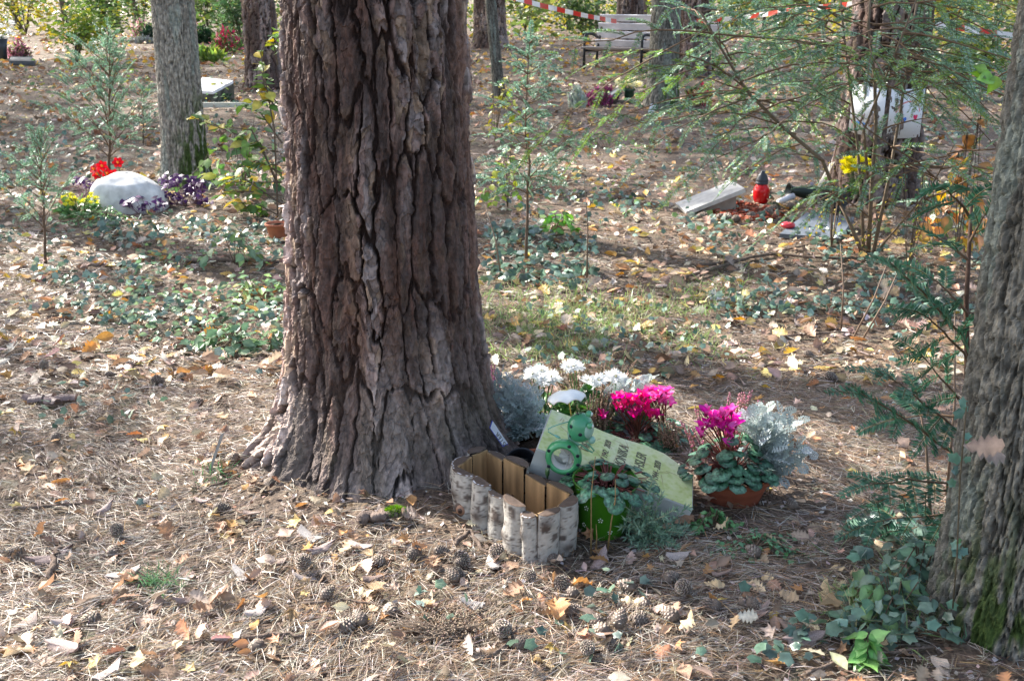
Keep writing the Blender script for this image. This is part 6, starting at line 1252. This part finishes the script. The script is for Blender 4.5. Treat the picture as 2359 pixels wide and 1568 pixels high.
cones = [(965, 1275), (998, 1278), (1050, 1290), (1075, 1298), (1035, 1325), (1055, 1350), (1150, 1275), (1290, 1345), (1470, 1345), (1530, 1350), (1460, 1370), (1580, 1365), (1640, 1395), (1660, 1400), (1700, 1400), (1720, 1395), (1455, 1435), (1490, 1430), (1390, 1450), (1400, 1470), (1420, 1460), (1500, 1400), (900, 1430), (840, 1450), (780, 1460), (500, 930), (470, 935), (300, 745+100), (240, 870), (200, 820), (490, 1180), (430, 870), (235, 1430), (600, 1500), (260, 1290), (130, 1020), (700, 880+430), (1160, 1460), (1180, 1490), (1350, 1500), (740, 1390), (60, 1280), (270, 1225), (1800, 950), (1900, 870), (1850, 820), (2050, 960), (1750, 1290), (1830, 1180), (1960, 1230), (550, 1060), (350, 880), (100, 845), (1260, 1290), (1220, 1330), (1330, 1380), (1560, 1440), (890, 1300), (1300, 1420)]
CONES = {}; ROW = {}; wx_ = {0: 'at the front left', 1: 'below the pine foot', 2: 'below the planter and bucket', 3: 'at the front right'}
for i, (px, py) in enumerate(cones):
    p = GG(px, py); w_ = 'left of the pine' if px < 640 and py < 1150 else ('behind at right' if py < 1100 else wx_[0 if px < 640 else 1 if px < 1000 else 2 if px < 1600 else 3])
    s = R.uniform(.033, .043); lb_ = 'open pine cone by %s' % near_mark(px, py); o = place('pine_cone', CN[i % 5], (p[0], p[1], p[2]+s*.3), (math.pi/2+R.normal(0, .35), R.uniform(0, 6), R.uniform(0, 6.28)), s, lb_, 'pine cone', 'pine cones in the litter'); CONES.setdefault(lb_, []).append((s, o))
for i, (px, py) in enumerate([(1648, 510), (1665, 514), (1683, 512), (1700, 512), (1722, 508), (1740, 505), (1755, 500), (1768, 496), (1785, 492), (1798, 488), (1812, 482), (1632, 507)]):
    p = GG(px, py); o = place('pine_cone', CN[i % 5], (p[0], p[1], p[2]+.02), (math.pi/2, R.uniform(0, 6), R.uniform(0, 6.28)), .062, 'pine cone in the row edging the red bark chips', 'pine cone', 'pine cones edging the red bark'); ROW.setdefault('pine cone edging the red bark chips', []).append((.062, o))
single(CONES); single(ROW)
# bark pieces
def flake(k):
    rr = np.random.default_rng(k); m = 11; a = np.sort(rr.uniform(0, 6.28, m)); r = rr.uniform(.7, 1.1, m); c = np.array([(.40, .30, .27), (.50, .42, .38), (.33, .24, .2), (.48, .44, .41)][k % 4])
    lp_ = np.stack([r*np.cos(a)*.5, r*np.sin(a)*.22, .12*r*r*np.cos(a*2)], -1); b = B(); b.grid(np.stack([lp_-V3(0, 0, .06), lp_]), c*.8, True); fan(b, lp_, c); fan(b, (lp_-V3(0, 0, .06))[::-1], c*.6); return b
FLK = {}; FM = [mesh_of(flake(k), 'bark_piece', MDL) for k in range(8)]
for i, (px, py, s) in enumerate([(115, 1290, .11), (285, 1330, .085), (60, 1445, .08), (530, 1475, .07), (430, 1390, .06), (150, 1440, .06), (580, 1190, .05), (720, 1240, .08), (740, 1270, .07), (830, 1265, .07), (360, 1400, .07), (1140, 1303, .075), (150, 1500, .08), (250, 1555, .07), (860, 1340, .06), (930, 1260, .06), (470, 1160, .05), (90, 1060, .05), (640, 1300, .06), (560, 1330, .07), (1380, 1300, .07), (1560, 1290, .06), (1750, 1420, .07), (1380, 740, .08), (240, 1180, .06), (700, 1340, .06), (990, 1400, .06), (1090, 1400, .06), (1850, 1480, .08), (590, 1420, .05), (1660, 1330, .05), (330, 1160, .05)]):
    p = GG(px, py); w_ = 'at the front left' if px < 560 else ('below the pine and planter' if px < 1500 else 'at the front right'); o = place('bark_piece', FM[i % 8], (p[0], p[1], p[2]+.012), (R.normal(0, .25), R.normal(0, .2), R.normal(.3, .7)), s, 'x', 'bark piece', 'bark flakes in the litter'); lb_ = ['pinkish', 'pale', 'brown', 'whitish'][i % 4]+' flat bark flake by %s' % near_mark(px, py); o['label'] = lb_; FLK.setdefault(lb_, []).append((s, o))
single(FLK)
# curled leaf pile at left
pc = GG(110, 930); pr_ = thing('curled_bark_roll', 'heap of dark curled dead leaves at left, lying on the needles', 'dead leaves', pc); 
for i in range(9):
    b = B(); q = pc+V3(-.055+.014*i, R.normal(0, .008), .012); aa = np.linspace(.2, 4.2, 9); L_ = R.uniform(.03, .05); ax_ = nrm(V3(1, R.normal(0, .5), R.normal(0, .2))); M = frames(ax_[None], V3(0, 0, 1)[None])[0]
    P = np.array([[q+M@V3(.015*math.cos(t_)*(1+.2*math.sin(3*u*6+i)), (u-.5)*L_, .015*math.sin(t_)) for t_ in aa] for u in np.linspace(0, 1, 6)]); b.grid(P, V3(.27, .20, .185)*R.uniform(.7, 1.2)); b.build('curled_leaf', MDL, pr_)
# sticks
def stick(label, pts, r_, col=(.16, .12, .095), name='fallen_stick', moss=None, Z=.008):
    p = np.array([GG(*q) for q in pts])+V3(0, 0, Z+r_*.6); t = np.linspace(0, 1, 12); P = np.stack([np.interp(t, np.linspace(0, 1, len(p)), p[:, c]) for c in range(3)], -1)+R.normal(0, r_*.5, (12, 3))*V3(1, 1, .3)
    b = B().tube(P, r_*(1.1-.5*t)*(1+.2*R.normal(size=12)*.5), 8, col); o = b.build(name, MB2, None, p[0]); return tag(o, label, 'stick')
mb = GG(880, 1200); o = stick('short mossy stick lying in front of the pine foot', [(838, 1205), (880, 1202), (925, 1198)], .013, (.17, .13, .11)); 
m = 900; a = rdir(m, 0, 1); mp = GG(912, 1194)+V3(0, 0, .014); ms2 = B().inst(DIA, frames(a+rdir(m)*.5, rdir(m)), mp+a*V3(.024, .014, .012), np.stack([np.full(m, .002), R.uniform(.005, .010, m), np.ones(m)], -1), pal([(.13, .26, .02), (.18, .34, .03), (.09, .18, .02)], m)).build('moss', ML, None, mp); tag(ms2, 'bright green moss cushion on the stick before the pine foot', 'moss')
for lab, pts, r_ in [('thin crooked stick at the bottom beside the tan oak leaf', [(1120, 1530), (1175, 1490), (1190, 1450)], .004), ('long thin branch on the ground behind, left of the pine', [(430, 608), (520, 606), (640, 610)], .012), ('dead branch lying across the far litter right of the yew foot', [(1560, 650), (1760, 590), (1900, 600), (2100, 600)], .008), ('long twig arching over the litter before the slate slab', [(1600, 620), (1700, 605), (1860, 570)], .007),
        ('short grey stick upright in the litter at front left', [(115, 1340), (128, 1290), (140, 1270)], .007), ('forked twig near the plant marker', [(440, 1165), (480, 1130), (560, 1100)], .003), ('pale twig right of the pink cyclamen', [(1540, 895), (1600, 905), (1640, 950)], .003), ('brown stick in the thin grass behind', [(1210, 800), (1290, 760), (1400, 700)], .004), ('slim dark twig in the grass behind the white flowers', [(1180, 780), (1240, 800), (1380, 745)], .003),
        ('long thin twig at the bottom right corner', [(1850, 1560), (1980, 1520), (2150, 1500)], .004), ('twig crossing the ivy at right', [(1800, 780), (1950, 770), (2080, 800)], .004), ('dark stick on the ground at far left', [(180, 615), (260, 618), (330, 612)], .010), ('straight grey stick in the left ivy', [(600, 560), (680, 540), (720, 500)], .006), ('thin stick in the front litter under the cones', [(700, 1400), (800, 1390), (900, 1410)], .003), ('broken stick at the lower left', [(560, 1480), (640, 1470), (700, 1478)], .005), ('crooked root-like stick before the birch planter', [(1050, 1260), (1085, 1230), (1110, 1280), (1170, 1290)], .005), ('grey twig in the sunlit left foreground', [(30, 1180), (160, 1172), (240, 1160)], .004)]:
    stick(lab, pts, r_)
db = thing('dry_heather_bundle', 'bundle of dead dry stems lying in the foreground litter', 'dry stems', GG(1010, 1470)); b = B()
for i in range(70):
    p0 = GG(1010, 1465)+V3(R.normal(0, .01), R.normal(0, .01), .012); a = R.normal(math.pi*.95, .5) if i % 3 else R.normal(.35, .5); L_ = R.uniform(.03, .12); e = p0+V3(math.cos(a), math.sin(a)*.8, R.uniform(-.05, .35))*L_; b.tube([p0, (p0+e)/2+rdir(1)[0]*.006, e], [.0016, .0012, .0006], 4, (.24, .18, .13), cap=False)
n = 420; q = GG(1040, 1455)+R.normal(0, 1, (n, 3))*V3(.035, .025, .008)+V3(0, 0, .025); b.inst(OCT, frames(rdir(n), rdir(n)), q, .0022*R.uniform(.6, 1.3, n), pal([(.33, .25, .18), (.22, .16, .12)], n)); b.build('stems', MST, db)['kind'] = 'stuff'
# tall thin saplings without many leaves at right
for lab, px, py, x1, y1 in [('thin bare sapling stem rising in the right middle ground', 1938, 760, 1936, 560), ('thin bare stem slanting in the right middle ground', 1965, 780, 2050, 590), ('bare whip slanting beside it in the right middle ground', 1985, 785, 2080, 600), ('thin pale stem left of the right trunk', 2145, 1200, 2100, 830), ('brown whip just left of the right trunk', 2180, 1150, 2200, 700), ('thin twig standing right of the fir sapling', 1352, 640, 1345, 400), ('thin upright stalk behind the fir sapling', 1155, 640, 1118, 470)]:
    g = GG(px, py); e = AT(x1, y1, g[1]+.05); o = B().tube([g, (g+e)/2+V3(.01, 0, 0), e], [.004, .003, .0015], 5, (.2, .14, .1)).build('thin_stem', MST, None, g); tag(o, lab, 'stem')
